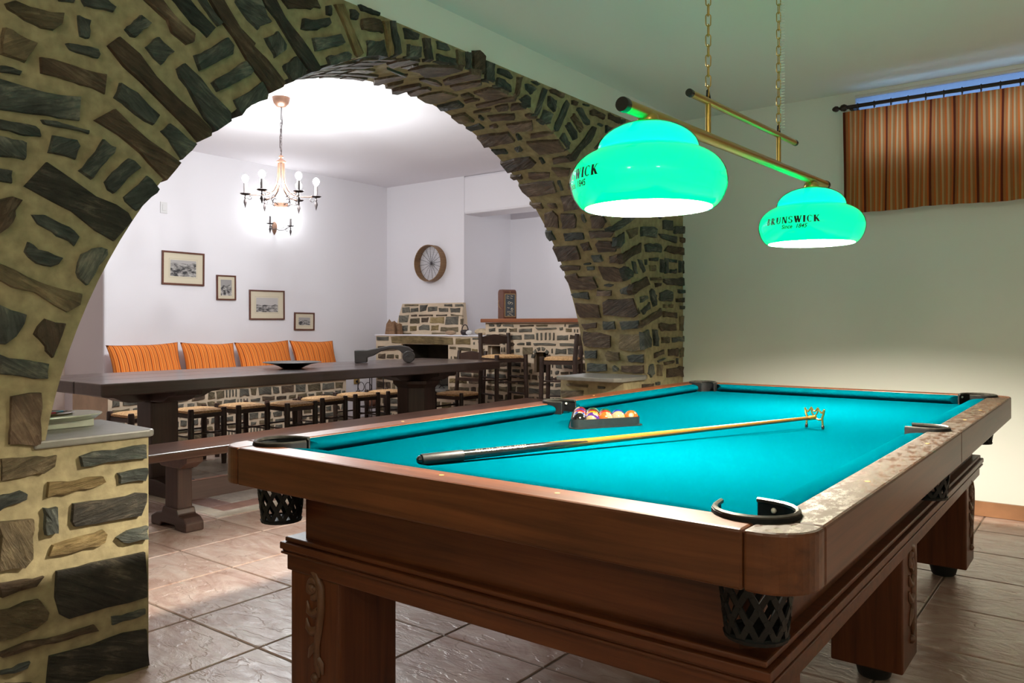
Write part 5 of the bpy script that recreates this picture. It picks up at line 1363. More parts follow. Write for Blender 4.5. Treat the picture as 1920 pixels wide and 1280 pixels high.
nt.links.new(wv.outputs['Fac'], r_.inputs[0]); nt.links.new(r_.outputs[0], b_.inputs['Base Color']); b_.inputs['Roughness'].default_value = .7
bp = N(nt, 'ShaderNodeBump'); bp.inputs['Distance'].default_value = .004; nt.links.new(wv.outputs['Fac'], bp.inputs['Height']); nt.links.new(bp.outputs[0], b_.inputs['Normal'])
M['rush'] = m

TXc, TYc = -5.285, 4.16
dt = thing('dining_table', 'long heavy dark wood trestle table in the dining room', 'table', (TXc, TYc, 0))
rw = random.Random(5)
for k, (x0, x1) in enumerate(((-.535, -.18), (-.178, .176), (.178, .535))):
    n = 14; P = []
    for i in range(n + 1):
        y = -1.92 + 3.84 * i / n; P.append((x1 + (rw.uniform(-.006, .006) if k == 2 else 0), y))
    P[0] = (x1 - .004, -1.92); P[-1] = (x1 - (.05 if k == 2 else 0), 1.92)
    if k == 2: P.insert(-1, (x1 - .006, 1.885))
    Q = [(x0, 1.92), (x0, -1.92)]
    MB().prism(P + Q, .722, .80, 'z').build('plank', M['dark_wood_y'], dt, bevel=.008)
# square trestle at the near end
tz = MB().prism([(-.098, -.10), (.10, -.10), (.10, .098), (-.098, .098)], .10, .63, 'z').build('post', M['dark_wood_z'], dt, bevel=.012)
tz.location = (.0, 2.875 - TYc, 0)
def corbel(l, h):      # profile of a bracket: flat on top, ogee ends
    q = [(-l, h), (-l, h * .62), (-l * .93, h * .50), (-l * .80, h * .44), (-l * .66, h * .12), (-l * .55, 0)]
    return q + [(-x, y) for x, y in reversed(q)]
o = MB().prism([(x, z + .63) for x, z in corbel(.40, .092)], -.10, .10, 'y').build('bracket', M['dark_wood_x'], dt, bevel=.006); o.location = (0, 2.875 - TYc, 0)
o = MB().prism([(y, z + .63) for y, z in corbel(.44, .090)], -.085, .085, 'x').build('bracket', M['dark_wood_y'], dt, bevel=.006); o.location = (0, 2.885 - TYc, 0)
o = MB().prism([(x, z) for x, z in ((-.42, 0), (.42, 0), (.42, .05), (.36, .085), (.2, .11), (-.2, .11), (-.36, .085), (-.42, .05))], -.11, .11, 'y').build('base', M['dark_wood_x'], dt, bevel=.006); o.location = (0, 2.875 - TYc, 0)
# eight-sided trestle at the far end
o = MB().lathe([(.24, 0), (.24, .09), (.20, .10), (.215, .13), (.20, .155), (.185, .17), (.192, .19), (.192, .56), (.205, .575), (.235, .60), (.24, .63)], 8).build('post', M['dark_wood_z'], dt, bevel=.004)
o.location = (0, 5.43 - TYc, 0); o.rotation_euler = (0, 0, pi / 8)
o = MB().prism([(y, z + .63) for y, z in corbel(.44, .090)], -.10, .10, 'x').build('bracket', M['dark_wood_y'], dt, bevel=.006); o.location = (0, 5.43 - TYc, 0)
o = MB().prism([(x, z + .631) for x, z in corbel(.40, .088)], -.12, .12, 'y').build('bracket', M['dark_wood_x'], dt, bevel=.006); o.location = (0, 5.43 - TYc, 0)

bn = thing('wooden_bench', 'long brown plank bench in front of the dining table', 'bench', (-4.24, 4.03, 0))
P = [(.19 + rw.uniform(-.006, .006), -2.1 + 4.1 * i / 12) for i in range(13)] + [(-.19 + rw.uniform(-.006, .006), 2.0 - 4.1 * i / 12) for i in range(13)]
MB().prism(P, .413, .46, 'z').build('seat_plank', M['bench_wood'], bn, bevel=.01)
for y in (-1.60, 1.55):
    MB().prism([(-.07, .09), (.07, .09), (.065, .36), (-.065, .36)], y - .045, y + .045, 'y').build('post', M['dark_wood_z'], bn, bevel=.008)
    ft = [(-.205, 0), (-.11, 0), (-.09, .025), (.05, .025), (.07, 0), (.17, 0), (.17, .05), (.14, .075), (.09, .085), (.075, .12), (-.075, .12), (-.09, .085), (-.15, .075), (-.205, .05)]
    MB().prism(ft, y - .055, y + .055, 'y').build('foot', M['dark_wood_x'], bn, bevel=.008)
    MB().prism([(-.17, .412), (-.17, .385), (-.10, .345), (.10, .345), (.17, .385), (.17, .412)], y - .05, y + .05, 'y').build('bracket', M['bench_wood'], bn, bevel=.005)
MB().box(-.022, .022, -1.553, 1.503, .14, .25).build('stretcher', M['dark_wood_y'], bn, bevel=.005)

def rush_seat(w, d, z, t=.028, n=10):
    """pillowed seat with the four woven triangles meeting in the middle"""
    b = MB(); vs_ = []
    for top in (1, 0):
        for j in range(n + 1):
            for i in range(n + 1):
                u, v = i / n * 2 - 1, j / n * 2 - 1
                e = max(abs(u), abs(v)); diag = 1 - abs(abs(u) - abs(v))
                h = t * (1 - .55 * e ** 6) - .006 * diag ** 6
                vs_.append((u * w / 2, v * d / 2, z + (h if top else -h * .45)))
    m = (n + 1) ** 2; fs_ = []
    for j in range(n):
        for i in range(n):
            a = j * (n + 1) + i
            fs_.append((a, a + 1, a + n + 2, a + n + 1)); fs_.append((m + a, m + a + n + 1, m + a + n + 2, m + a + 1))
    rim = [i for i in range(n + 1)] + [j * (n + 1) + n for j in range(1, n + 1)] + [n * (n + 1) + i for i in range(n - 1, -1, -1)] + [j * (n + 1) for j in range(n - 1, 0, -1)]
    for k in range(len(rim)):
        a, c = rim[k], rim[(k + 1) % len(rim)]; fs_.append((a, m + a, m + c, c))
    return b.add(vs_, fs_)
def leg_rails(t, w, d, zs, r, horizontal='rung'):
    for zx, zy in zs:
        for s in (-1, 1):
            MB().tube([(-w / 2, s * d / 2, zx), (w / 2, s * d / 2, zx)], r, 8).build(horizontal, M['chair_wood'], t, smooth=60)
            MB().tube([(s * w / 2, -d / 2, zy), (s * w / 2, d / 2, zy)], r, 8).build(horizontal, M['chair_wood'], t, smooth=60)
def make_stool():
    t = thing('rush_stool', '', 'stool')
    w, d = .31, .29
    for sx in (-1, 1):
        for sy in (-1, 1):
            MB().lathe([(.019, 0), (.022, .06), (.024, .30), (.0235, .455), (.019, .468)], 12, (sx * w / 2, sy * d / 2, 0)).build('leg', M['chair_wood'], t, smooth=50)
    rush_seat(w + .01, d + .01, .437).build('seat', M['rush'], t, smooth=60)
    for s in (-1, 1):
        MB().box(-w / 2, w / 2, s * d / 2 - .01, s * d / 2 + .01, .395, .425).build('seat_rail', M['chair_wood'], t)
        MB().box(s * w / 2 - .01, s * w / 2 + .01, -d / 2, d / 2, .395, .425).build('seat_rail', M['chair_wood'], t)
    leg_rails(t, w, d, [(.13, .16), (.24, .27)], .0075)
    return t
st0 = make_stool()
spots = [(-6.16, 3.19, .04, 'low rush stool nearest the left end of the stone bench'), (-6.05, 3.635, -.03, 'low rush stool just right of the square table post'),
         (-6.07, 4.07, .02, 'low rush stool third along the far side of the table'), (-5.87, 4.435, -.05, 'low rush stool pushed in closest under the table edge'),
         (-6.03, 4.92, .05, 'low rush stool behind the bowl, fifth along the table'), (-6.09, 5.40, -.04, 'low rush stool just left of the eight-sided table post'),
         (-6.10, 5.83, .03, 'low rush stool mostly hidden behind the eight-sided table post')]
for i, (x, y, rz, lb) in enumerate(spots):
    s = st0 if i == 0 else copy_tree(st0)
    s.location = (x, y, 0); s.rotation_euler = (0, 0, rz); tag(s, lb, 'stool', 'rush stools along the dining table')

def back_rail(w, y, z0, z1, hump, th=.018):
    n = 10; tp = []; bt = []
    for i in range(n + 1):
        u = i / n; x = -w / 2 + w * u
        tp.append((x, z1 + hump * sin(pi * u) ** 2)); bt.append((x, z0 - hump * .45 * sin(pi * u) ** 4))
    return MB().prism(bt + list(reversed(tp)), y - th / 2, y + th / 2, 'y')
# taverna chair at the far end of the table, facing it (front is -Y)
ch = thing('dining_chair', 'dark taverna chair with rush seat at the far end of the dining table', 'chair', (-5.50, 6.29, 0))
w, d = .37, .35
for sx in (-1, 1):
    MB().lathe([(.018, 0), (.021, .1), (.022, .43), (.018, .45)], 10, (sx * w / 2, -d / 2, 0)).build('leg', M['chair_wood'], ch, smooth=50)
    MB().tube([(sx * w / 2, d / 2, 0), (sx * w / 2, d / 2, .44), (sx * w / 2, d / 2 + .02, .70), (sx * w / 2, d / 2 + .045, .87)], [.018, .022, .021, .020], 10).build('leg', M['chair_wood'], ch, smooth=50)
rush_seat(w + .01, d, .42).build('seat', M['rush'], ch, smooth=60)
for s in (-1, 1):
    MB().box(-w / 2, w / 2, s * d / 2 - .01, s * d / 2 + .01, .378, .408).build('seat_rail', M['chair_wood'], ch)
    MB().box(s * w / 2 - .01, s * w / 2 + .01, -d / 2, d / 2, .378, .408).build('seat_rail', M['chair_wood'], ch)
leg_rails(ch, w, d, [(.14, .17), (.26, .29)], .009)
back_rail(w - .02, d / 2 + .038, .765, .845, .022).build('backrest', M['chair_wood'], ch, bevel=.003)
MB().box(-w / 2, w / 2, d / 2 + .005, d / 2 + .022, .635, .672).build('slat', M['chair_wood'], ch)
MB().box(-w / 2, w / 2, d / 2 - .002, d / 2 + .015, .545, .58).build('slat', M['chair_wood'], ch)

def make_bar_stool():
    t = thing('bar_stool', '', 'bar stool'); w, d = .335, .315
    for s in (-1, 1):
        MB().tube([(s * (w / 2 + .015), -d / 2 - .015, 0), (s * w / 2, -d / 2, .85)], [.019, .0235], 10).build('leg', M['chair_wood'], t, smooth=50)
        MB().tube([(s * (w / 2 + .015), d / 2 + .015, 0), (s * w / 2, d / 2, .83), (s * w / 2, d / 2 + .02, 1.065)], [.019, .0235, .022], 10).build('leg', M['chair_wood'], t, smooth=50)
    rush_seat(w + .01, d, .822).build('seat', M['rush'], t, smooth=60)
    for s in (-1, 1):
        MB().box(-w / 2, w / 2, s * d / 2 - .011, s * d / 2 + .011, .775, .81).build('seat_rail', M['chair_wood'], t)
        MB().box(s * w / 2 - .011, s * w / 2 + .011, -d / 2, d / 2, .775, .81).build('seat_rail', M['chair_wood'], t)
    MB().box(-w / 2, w / 2, -d / 2 - .022, -d / 2, .36, .405).build('foot_rail', M['chair_wood'], t)
    leg_rails(t, w, d, [(.32, .45), (.58, .62)], .009)
    back_rail(w - .03, d / 2 + .014, .955, 1.03, .022).build('backrest', M['chair_wood'], t, bevel=.003)
    return t
bs0 = make_bar_stool()
bs0.location = (-4.94, 6.33, 0); bs0.rotation_euler = (0, 0, radians(69)); tag(bs0, 'tall dark bar stool with rush seat beside the fireplace ledge', 'bar stool', 'bar stools in front of the stone bar')
bs1 = copy_tree(bs0); bs1.location = (-4.21, 6.30, 0); bs1.rotation_euler = (0, 0, radians(-66)); tag(bs1, 'tall dark bar stool half hidden by the arch pillar', 'bar stool', 'bar stools in front of the stone bar')

# ------------------------------------------------------------------ stone bench with cushions
sb = thing('stone_bench', 'built-in stone bench running along the picture wall', 'bench', (-7.075, 4.535, 0))
MB().box(-.325, .325, -1.30, 1.295, 0, .545).build('masonry', M['far_mortar'], sb)
MB().box(-.325, .345, -1.31, 1.305, .545, .565).build('seat_slab', M['far_plaster'], sb, bevel=.008)
rs2 = random.Random(21)
for c, p in rubble(3.25, 5.82, .012, .535, rs2, (), .045, .085, .06, .17, .018, 'hhhhtttb', .10):
    stone(lambda u, v, h: (-6.75 + h, u, v), p, 'h' if c == 'g' else c, sb, proud=.009, rnd=rs2, nmax=9, deep=.012, jit=.003)
M['cushion'] = stripes('orange_striped_cotton', [(0, (.20, .022, .008)), (.10, (.74, .20, .035)), (.30, (.60, .125, .015)), (.37, (.76, .26, .06)), (.56, (.36, .055, .010)), (.63, (.74, .22, .04)), (.82, (.60, .12, .015)), (.89, (.76, .28, .07))], .074)
def pillow(y0, y1, lean, lb, skew):
    w_ = y1 - y0; n = 26; m = 16; H = .42
    vs_ = []; uvs = []
    for side in (1, -1):
        for j in range(m + 1):
            for i in range(n + 1):
                u, v = i / n * 2 - 1, j / m * 2 - 1
                e = (1 - abs(u) ** 2.6) * (1 - abs(v) ** 2.6)
                th = .075 * max(0, e) ** .62
                pin = 1 - .05 * (1 - (abs(u)) ** 3) * abs(v) ** 2 if True else 1
                pv = 1 - .07 * (1 - abs(u) ** 2.2) * (v if v > 0 else .3 * -v)
                pu = 1 - .05 * (1 - abs(v) ** 2.2)
                vs_.append((side * th + .004 * sin(5 * u + 3 * v), u * w_ / 2 * pu, (v * pv + 1) * H / 2)); uvs.append((u * w_ / 2, v))
    k0 = (n + 1) * (m + 1); fs_ = []
    for j in range(m):
        for i in range(n):
            a = j * (n + 1) + i
            fs_.append((a, a + 1, a + n + 2, a + n + 1)); fs_.append((k0 + a, k0 + a + n + 1, k0 + a + n + 2, k0 + a + 1))
    me = bpy.data.meshes.new('cushion'); me.from_pydata(vs_, [], fs_); me.materials.append(M['cushion'])
    uv = me.uv_layers.new(name='UVMap')
    for p in me.polygons:
        for li, vi in zip(p.loop_indices, p.vertices): uv.data[li].uv = uvs[vi]
    bb_ = bmesh.new(); bb_.from_mesh(me); bmesh.ops.remove_doubles(bb_, verts=bb_.verts, dist=.0005); bb_.to_mesh(me); bb_.free()
    me.polygons.foreach_set('use_smooth', [True] * len(me.polygons))
    o = bpy.data.objects.new('cushion', me); C.objects.link(o)
    o.location = (-7.12, (y0 + y1) / 2, .578); o.rotation_euler = (radians(skew), radians(lean), 0)
    return tag(o, lb, 'cushion', 'striped cushions on the stone bench')
pillow(3.47, 4.16, -20, 'orange striped cushion leaning at the left end of the stone bench', 1.2)
pillow(4.17, 4.75, -21, 'orange striped cushion second from the left on the stone bench', -2.0)
pillow(4.78, 5.45, -20, 'orange striped cushion third from the left, behind the shallow bowl', 1.0)
pillow(5.46, 6.06, -21, 'orange striped cushion at the right end of the stone bench', -1.5)

# ------------------------------------------------------------------ fireplace
def holed(b, x0, x1, z0, z1, holes, y0, y1):
    xs = sorted(set([x0, x1] + [h for q in holes for h in q[:2]])); zs = sorted(set([z0, z1] + [h for q in holes for h in q[2:]]))
    for i in range(len(xs) - 1):
        for j in range(len(zs) - 1):
            cx, cz = (xs[i] + xs[i + 1]) / 2, (zs[j] + zs[j + 1]) / 2
            if not any(q[0] < cx < q[1] and q[2] < cz < q[3] for q in holes): b.box(xs[i], xs[i + 1], y0, y1, zs[j], zs[j + 1])
    return b
YF = 6.6
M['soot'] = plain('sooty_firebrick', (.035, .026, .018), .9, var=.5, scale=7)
fpx0, fpx1 = -7.098, -5.392
fp = thing('fireplace', 'corner stone fireplace with thick ochre lintel and sloping stone hood', 'fireplace', ((fpx0 + fpx1) / 2, YF + .23, 0))
F0 = Vector(((fpx0 + fpx1) / 2, YF + .23, 0))
def FB(b): b.v = [(x - F0.x, y - F0.y, z) for x, y, z in b.v]; return b
FB(holed(MB(), fpx0, fpx1, 0, 1.022, [(-6.67, -5.93, .42, .925)], YF, 7.065)).build('masonry', M['far_mortar'], fp)
FB(MB().box(-6.672, -5.928, 7.02, 7.062, .42, .93).box(-6.672, -6.64, YF + .03, 7.02, .42, .93).box(-5.96, -5.928, YF + .03, 7.02, .42, .93)).build('firebox', M['soot'], fp)
FB(MB().box(-6.69, -5.91, YF - .06, 7.0, .395, .425)).build('hearth_slab', M['slab'], fp, bevel=.005)
FB(MB().box(fpx0 - .01, fpx1, YF - .012, 7.066, 1.022, 1.034)).build('ledge', M['far_plaster'], fp)
FB(MB().add([(-7.13, 6.93, 1.034), (-6.03, 6.93, 1.034), (-6.03, 7.066, 1.034), (-7.13, 7.066, 1.034), (-7.075, 7.02, 1.41), (-6.075, 7.02, 1.41), (-6.075, 7.066, 1.41), (-7.075, 7.066, 1.41)],
            [(0, 3, 2, 1), (4, 5, 6, 7), (0, 1, 5, 4), (1, 2, 6, 5), (2, 3, 7, 6), (3, 0, 4, 7)])).build('hood', M['far_mortar'], fp)
rs3 = random.Random(31)
hn = Vector((0, -.376, .09)).normalized()
for c, p in parse(HOOD_STONES):
    stone(lambda u, v, h: (u, 6.93 + .09 * v + hn.y * h, 1.034 + .376 * v + hn.z * h), p, 'h' if c == 'g' else c, fp, proud=.009, rnd=rs3, nmax=9, deep=.01, jit=.003, scale_uv=(1, .39))
hs = parse(HEARTH_STONES)
ym = lambda u, v, h: (u, YF - h, v)
inh = lambda a, b_, c, d: not (b_ > -6.67 - .01 and a < -5.93 + .01 and d > .40 and c < .93)
allf = hs + rubble(fpx0 + .01, fpx1 - .01, .015, 1.005, rs3, [p for _, p in hs], .05, .09, .07, .2, .02, 'hhttttby', .03, inh)
for c, p in allf:
    stone(ym, p, 'h' if c == 'g' else c, fp, proud=.009, rnd=rs3, nmax=9, deep=.012, jit=.003)

# ------------------------------------------------------------------ bar
bx0, bx1 = -5.392, -3.085
bar = thing('bar_counter', 'rough stone bar counter with a reddish wooden top', 'bar', ((bx0 + bx1) / 2, YF + .16, 0))
F0 = Vector(((bx0 + bx1) / 2, YF + .16, 0))
N1, N2 = (-5.36, -5.19, .79, .925), (-4.75, -4.57, .66, .87)
FB(holed(MB(), bx0, bx1, 0, 1.172, [N1, N2], YF, YF + .05)).build('masonry', M['far_mortar'], bar)
FB(MB().box(bx0, bx1, YF + .22, YF + .32, 0, 1.172).box(bx0, bx0 + .05, YF + .05, YF + .22, 0, 1.172)).build('masonry', M['far_mortar'], bar)
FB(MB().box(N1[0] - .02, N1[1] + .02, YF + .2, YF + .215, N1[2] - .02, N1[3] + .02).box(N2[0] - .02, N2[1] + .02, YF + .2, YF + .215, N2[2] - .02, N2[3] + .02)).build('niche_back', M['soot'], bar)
M['bar_top'] = wood('bar_top_wood', (.16, .045, .015), (.34, .115, .045), 'x', .3, .8)
FB(MB().box(-5.42, -3.085, YF - .055, YF + .34, 1.174, 1.214)).build('bar_top', M['bar_top'], bar, bevel=.005)
bsn = parse(BAR_STONES)
inb = lambda a, b_, c, d: not any(b_ > q[0] - .01 and a < q[1] + .01 and d > q[2] - .01 and c < q[3] + .01 for q in (N1, N2))
gen = rubble(bx0 + .01, -3.75, .015, 1.165, rs3, [p for _, p in bsn], .045, .08, .06, .16, .017, 'hhhhttb', .05, inb)
for c, p in bsn + gen:
    stone(ym, p, 'h' if c == 'g' else c, bar, proud=.009, rnd=rs3, nmax=9, deep=.012, jit=.003)
# arch of small stones over the round-headed niche
for k in range(6):
    a0, a1 = pi * k / 6 + .05, pi * (k + 1) / 6 - .05; c0 = (-4.66, .80)
    stone(ym, [(c0[0] + r * cos(a), c0[1] + r * sin(a)) for r, a in ((.085, a0), (.125, a0), (.128, (a0 + a1) / 2), (.125, a1), (.085, a1))], 'h', bar, proud=.009, rnd=rs3, nmax=8, deep=.01)

# ------------------------------------------------------------------ chandelier and wall lights
M['iron'] = plain('wrought_iron', (.045, .032, .032), .5, metal=.4, var=.3, scale=40)
M['copper'] = plain('aged_copper', (.20, .105, .07), .38, metal=.55, var=.2, scale=20)
M['candle'] = plain('candle_sleeve', (.14, .12, .12), .6)
M['bulb'] = lit_glass('candle_bulb_glow', CANDLE_COL, 25)
FLAME = [(.008, 0), (.014, .006), (.022, .017), (.0255, .030), (.024, .042), (.017, .053), (.008, .060), (.001, .063)]
def candle(par, x, y, z, bulb, sub=True):
    """drip pan, sleeve and bulb standing at x, y with the pan at height z"""
    pan = MB().lathe([(.006, -.006), (.030, -.002), (.040, .005), (.039, .0065), (.012, .003)], 18, (x, y, z)).build('drip_pan', M['iron'], par, smooth=40)
    MB().lathe([(.0125, .003), (.0125, .085), (.009, .088)], 12, (x, y, z)).build('candle_sleeve', M['candle'], pan, smooth=40)
    MB().lathe(FLAME, 12, (x, y, z + .088)).build('bulb', M['bulb'], pan, smooth=80)
    bulb_light(pan, (x, y, z + .114), bulb, CANDLE_COL, .012)
    # leaf-shaped drop below
    MB().lathe([(.001, -.105), (.006, -.085), (.013, -.06), (.009, -.04), (.004, -.034), (.009, -.028), (.007, -.02), (.004, -.014), (.006, -.006)], 8, (x, y, z)).build('drop', M['iron'], pan, smooth=50)
chd = thing('chandelier', 'wrought iron chandelier with six lit candle bulbs over the dining table', 'chandelier', (-5.113, 3.769, 2.9))
MB().lathe([(.012, -.075), (.035, -.07), (.058, -.045), (.068, -.012), (.070, -.001)], 24).build('canopy', M['copper'], chd, smooth=50)
MB().tube([(0, 0, -.075), (0, 0, -.17)], .004, 8).build('hook', M['iron'], chd)
lme2 = None
for k in range(11):
    if lme2 is None:
        pts = [(.007 * cos(2 * pi * j / 12), 0, (.011 if sin(2 * pi * j / 12) >= 0 else -.011) + .007 * sin(2 * pi * j / 12)) for j in range(12)]
        o = MB().tube(pts, .0022, 5, closed=True).build('chain_link', M['iron'], chd, smooth=70); lme2 = o.data
    else:
        o = bpy.data.objects.new('chain_link', lme2); C.objects.link(o); o.parent = chd
    o.location = (0, 0, -.185 - k * .0245); o.rotation_euler = (0, 0, k * pi / 2)
MB().tube([(.012, 0, -.08), (.010, .004, -.2), (-.014, 0, -.3), (-.02, .004, -.38), (.004, 0, -.42), (0, 0, -.455)], .0028, 6).build('flex', M['iron'], chd, smooth=70)
MB().lathe([(.004, -.44), (.016, -.45), (.018, -.462), (.008, -.468), (.016, -.475), (.038, -.492), (.040, -.500), (.022, -.505)], 20).build('crown', M['copper'], chd, smooth=40)
MB().lathe([(.052, -.835), (.052, -.815)], 20, cap0=False, cap1=False).lathe([(.047, -.835), (.047, -.815)], 20, cap0=False, cap1=False).build('ring', M['copper'], chd, smooth=60)
ph0 = atan2(.606, .795)          # screen-right direction seen from the room with the pool table
for k in range(6):
    th = ph0 - radians(45 + 60 * k); c_, s_ = cos(th), sin(th)
    Q = lambda r, z: (r * c_, r * s_, z)
    arm = MB().tube([Q(.018, -.50), Q(.022, -.60), Q(.030, -.66), (Q(.055, -.715)), Q(.095, -.748), Q(.15, -.758), Q(.255, -.756)], [.0075, .0075, .007, .006, .005, .0045, .0045], 8).build('arm', M['copper'], chd, smooth=60)
    sp = [Q(.05, -.83)] + [Q(.10 + .030 * cos(a), -.795 + .030 * sin(a)) for a in [(-2.2 + 4.6 * j / 12) for j in range(13)]]
    MB().tube(sp, .0035, 6).build('scroll', M['iron'], arm, smooth=60)
    sp = [Q(.23 + .014 * cos(a), -.780 + .014 * sin(a)) for a in [(1.2 + 5 * j / 12) for j in range(13)]]
    MB().tube(sp, .003, 6).build('scroll', M['iron'], arm, smooth=60)
    candle(chd, .262 * c_, .262 * s_, -.756, CANDLE_W)
def sconce(loc, rz, lb, arm_l):
    """wall light whose wall lies behind local -Y... local +X points out of the wall"""
    t = thing('wall_sconce', lb, 'wall light', loc, rz)
    leaf = [(0, -.085), (.022, -.05), (.034, -.01), (.034, .03), (.022, .055), (0, .065), (-.022, .055), (-.034, .03), (-.034, -.01), (-.022, -.05)]
    MB().prism(leaf, .0, .012, 'x').build('wall_plate', M['copper'], t, bevel=.004)
    for s in (-1, 1):
        dx, dy = cos(radians(52)), s * sin(radians(52))
        Q = lambda r, z: (.01 + dx * r, dy * r, z)
        a = MB().tube([Q(0, -.01), Q(arm_l * .3, -.03), Q(arm_l * .6, -.025), Q(arm_l * .8, .0), Q(arm_l, .012)], .004, 6).build('arm', M['iron'], t, smooth=60)
        MB().tube([Q(arm_l * .45 + .022 * cos(q), .012 + .022 * sin(q)) for q in [(-2.4 + 4.6 * j / 12) for j in range(13)]], .003, 6).build('scroll', M['iron'], a, smooth=60)
        MB().tube([Q(arm_l * .78 + .014 * cos(q), -.024 + .014 * sin(q)) for q in [(1.0 + 4.6 * j / 12) for j in range(13)]], .003, 6).build('scroll', M['iron'], a, smooth=60)
        candle(t, .01 + dx * arm_l, dy * arm_l, .018, SCONCE_W)
    return t
sconce((-7.398, 5.36, 2.225), 0, 'two-armed candle wall light on the picture wall below the chandelier', .17)
sconce((-4.72, 7.973, 1.965), -pi / 2, 'two-armed candle wall light in the alcove behind the bar', .235)

# ------------------------------------------------------------------ pictures
M['frame'] = wood('picture_frame_wood', (.075, .022, .012), (.16, .055, .032), 'y', .35, 1.5)
M['mount'] = plain('cream_mount', (.66, .58, .44), .9, spec=.1)
M['mount_line'] = plain('mount_line', (.42, .36, .27), .9, spec=.1)
def print_mat(name, hill, seed, sky=.5):
    """old grey photograph: pale sky, a dark ridge and mottled houses"""
    m, nt, b = nmat(name)
    tc = N(nt, 'ShaderNodeTexCoord'); sp = N(nt, 'ShaderNodeSeparateXYZ'); nt.links.new(tc.outputs['Generated'], sp.inputs[0])
    n1 = N(nt, 'ShaderNodeTexNoise'); n1.noise_dimensions = '4D'; n1.inputs['W'].default_value = seed; n1.inputs['Scale'].default_value = 3.2; n1.inputs['Detail'].default_value = 4
    nt.links.new(tc.outputs['Generated'], n1.inputs['Vector'])
    n2 = N(nt, 'ShaderNodeTexNoise'); n2.noise_dimensions = '4D'; n2.inputs['W'].default_value = seed + 4; n2.inputs['Scale'].default_value = 5.5; n2.inputs['Detail'].default_value = 5
    mp = N(nt, 'ShaderNodeMapping'); mp.inputs['Scale'].default_value = (1, 1, 1.3); nt.links.new(tc.outputs['Generated'], mp.inputs[0]); nt.links.new(mp.outputs[0], n2.inputs['Vector'])
    rg = N(nt, 'ShaderNodeMath', operation='MULTIPLY_ADD'); rg.inputs[1].default_value = .35; rg.inputs[2].default_value = hill - .17; nt.links.new(n1.outputs['Fac'], rg.inputs[0])
    gt = N(nt, 'ShaderNodeMath', operation='GREATER_THAN'); nt.links.new(sp.outputs[2], gt.inputs[0]); nt.links.new(rg.outputs[0], gt.inputs[1])
    r2 = N(nt, 'ShaderNodeValToRGB'); e = r2.color_ramp.elements; e[0].position = .40; e[0].color = (.035, .033, .035, 1); e[1].position = .60; e[1].color = (.45, .42, .40, 1)
    nt.links.new(n2.outputs['Fac'], r2.inputs[0])
    mc = N(nt, 'ShaderNodeMix', data_type='RGBA'); nt.links.new(gt.outputs[0], mc.inputs['Factor']); nt.links.new(r2.outputs[0], mc.inputs['A']); mc.inputs['B'].default_value = (sky, sky * .93, sky * .9, 1)
    nt.links.new(mc.outputs['Result'], b.inputs['Base Color']); b.inputs['Roughness'].default_value = .6
    return m
def picture(y0, y1, z0, z1, fw, mw, lb, seed, hill, roll=0.0, sky=.42):
    t = thing('framed_picture', lb, 'picture', (-7.398, (y0 + y1) / 2, (z0 + z1) / 2), 0, 'old photographs on the dining room wall'); t.rotation_euler = (radians(roll), 0, 0)
    a, c = (y1 - y0) / 2, (z1 - z0) / 2
    b = MB()
    b.box(0, .018, -a, a, c - fw, c); b.box(0, .018, -a, a, -c, -c + fw); b.box(0, .018, -a, -a + fw, -c + fw, c - fw); b.box(0, .018, a - fw, a, -c + fw, c - fw)
    b.build('frame', M['frame'], t)
    MB().box(.001, .008, -a + fw, a - fw, -c + fw, c - fw).build('mount', M['mount'], t)
    py, pz = a - fw - mw, c - fw - mw * .95
    MB().box(.0082, .0086, -py - .014, py + .014, -pz - .014, pz + .014).build('mount_line', M['mount_line'], t)
    MB().box(.0087, .0090, -py - .012, py + .012, -pz - .012, pz + .012).build('mount_inner', M['mount'], t)
    MB().box(.0091, .0100, -py, py, -pz, pz).build('print', print_mat('old_photograph', hill, seed, sky), t)
    return t
picture(4.06, 4.51, 1.545, 1.875, .016, .072, 'largest framed photograph, a harbour view, hung highest at the left', 1.0, .80, -.4)
picture(4.65, 4.875, 1.408, 1.667, .014, .034, 'small upright framed photograph, second from the left', 5.0, .62, .5, .30)
picture(5.04, 5.49, 1.206, 1.528, .014, .072, 'framed photograph of a plain with a hill, second from the right', 9.0, .48, .3, .5)
picture(5.625, 5.905, 1.088, 1.290, .014, .045, 'smallest framed photograph, lowest at the right of the row', 13.0, .66, -.6, .35)
M['white_plastic'] = plain('white_switch_plastic', (.72, .70, .70), .35)
sw = thing('light_switch', 'white light switch high on the wall beside the arch', 'switch', (-7.398, 4.083, 2.295))
MB().box(0, .008, -.036, .036, -.055, .055).build('switch_plate', M['white_plastic'], sw, bevel=.003)
MB().box(.008, .013, -.016, .016, -.03, .03).build('rocker', M['white_plastic'], sw, bevel=.002)
for loc, lb in (((-8.198, 3.36, .405), 'brown wall socket on the recess wall left of the bench'), ((-7.398, 6.555, .455), 'brass wall socket between the stone bench and the fireplace')):
    so_ = thing('wall_socket', lb, 'socket', loc)
    MB().box(0, .01, -.045, .045, -.03, .03).build('socket_plate', plain('brown_socket', (.36, .16, .07), .4) if loc[0] < -8 else plain('brass_socket', (.45, .30, .10), .4, metal=.4), so_, bevel=.004)
    MB().lathe([(.017, .0101), (.017, .0125)], 14, (0, 0, 0), 'x').build('outlet', M['black_cap'], so_)

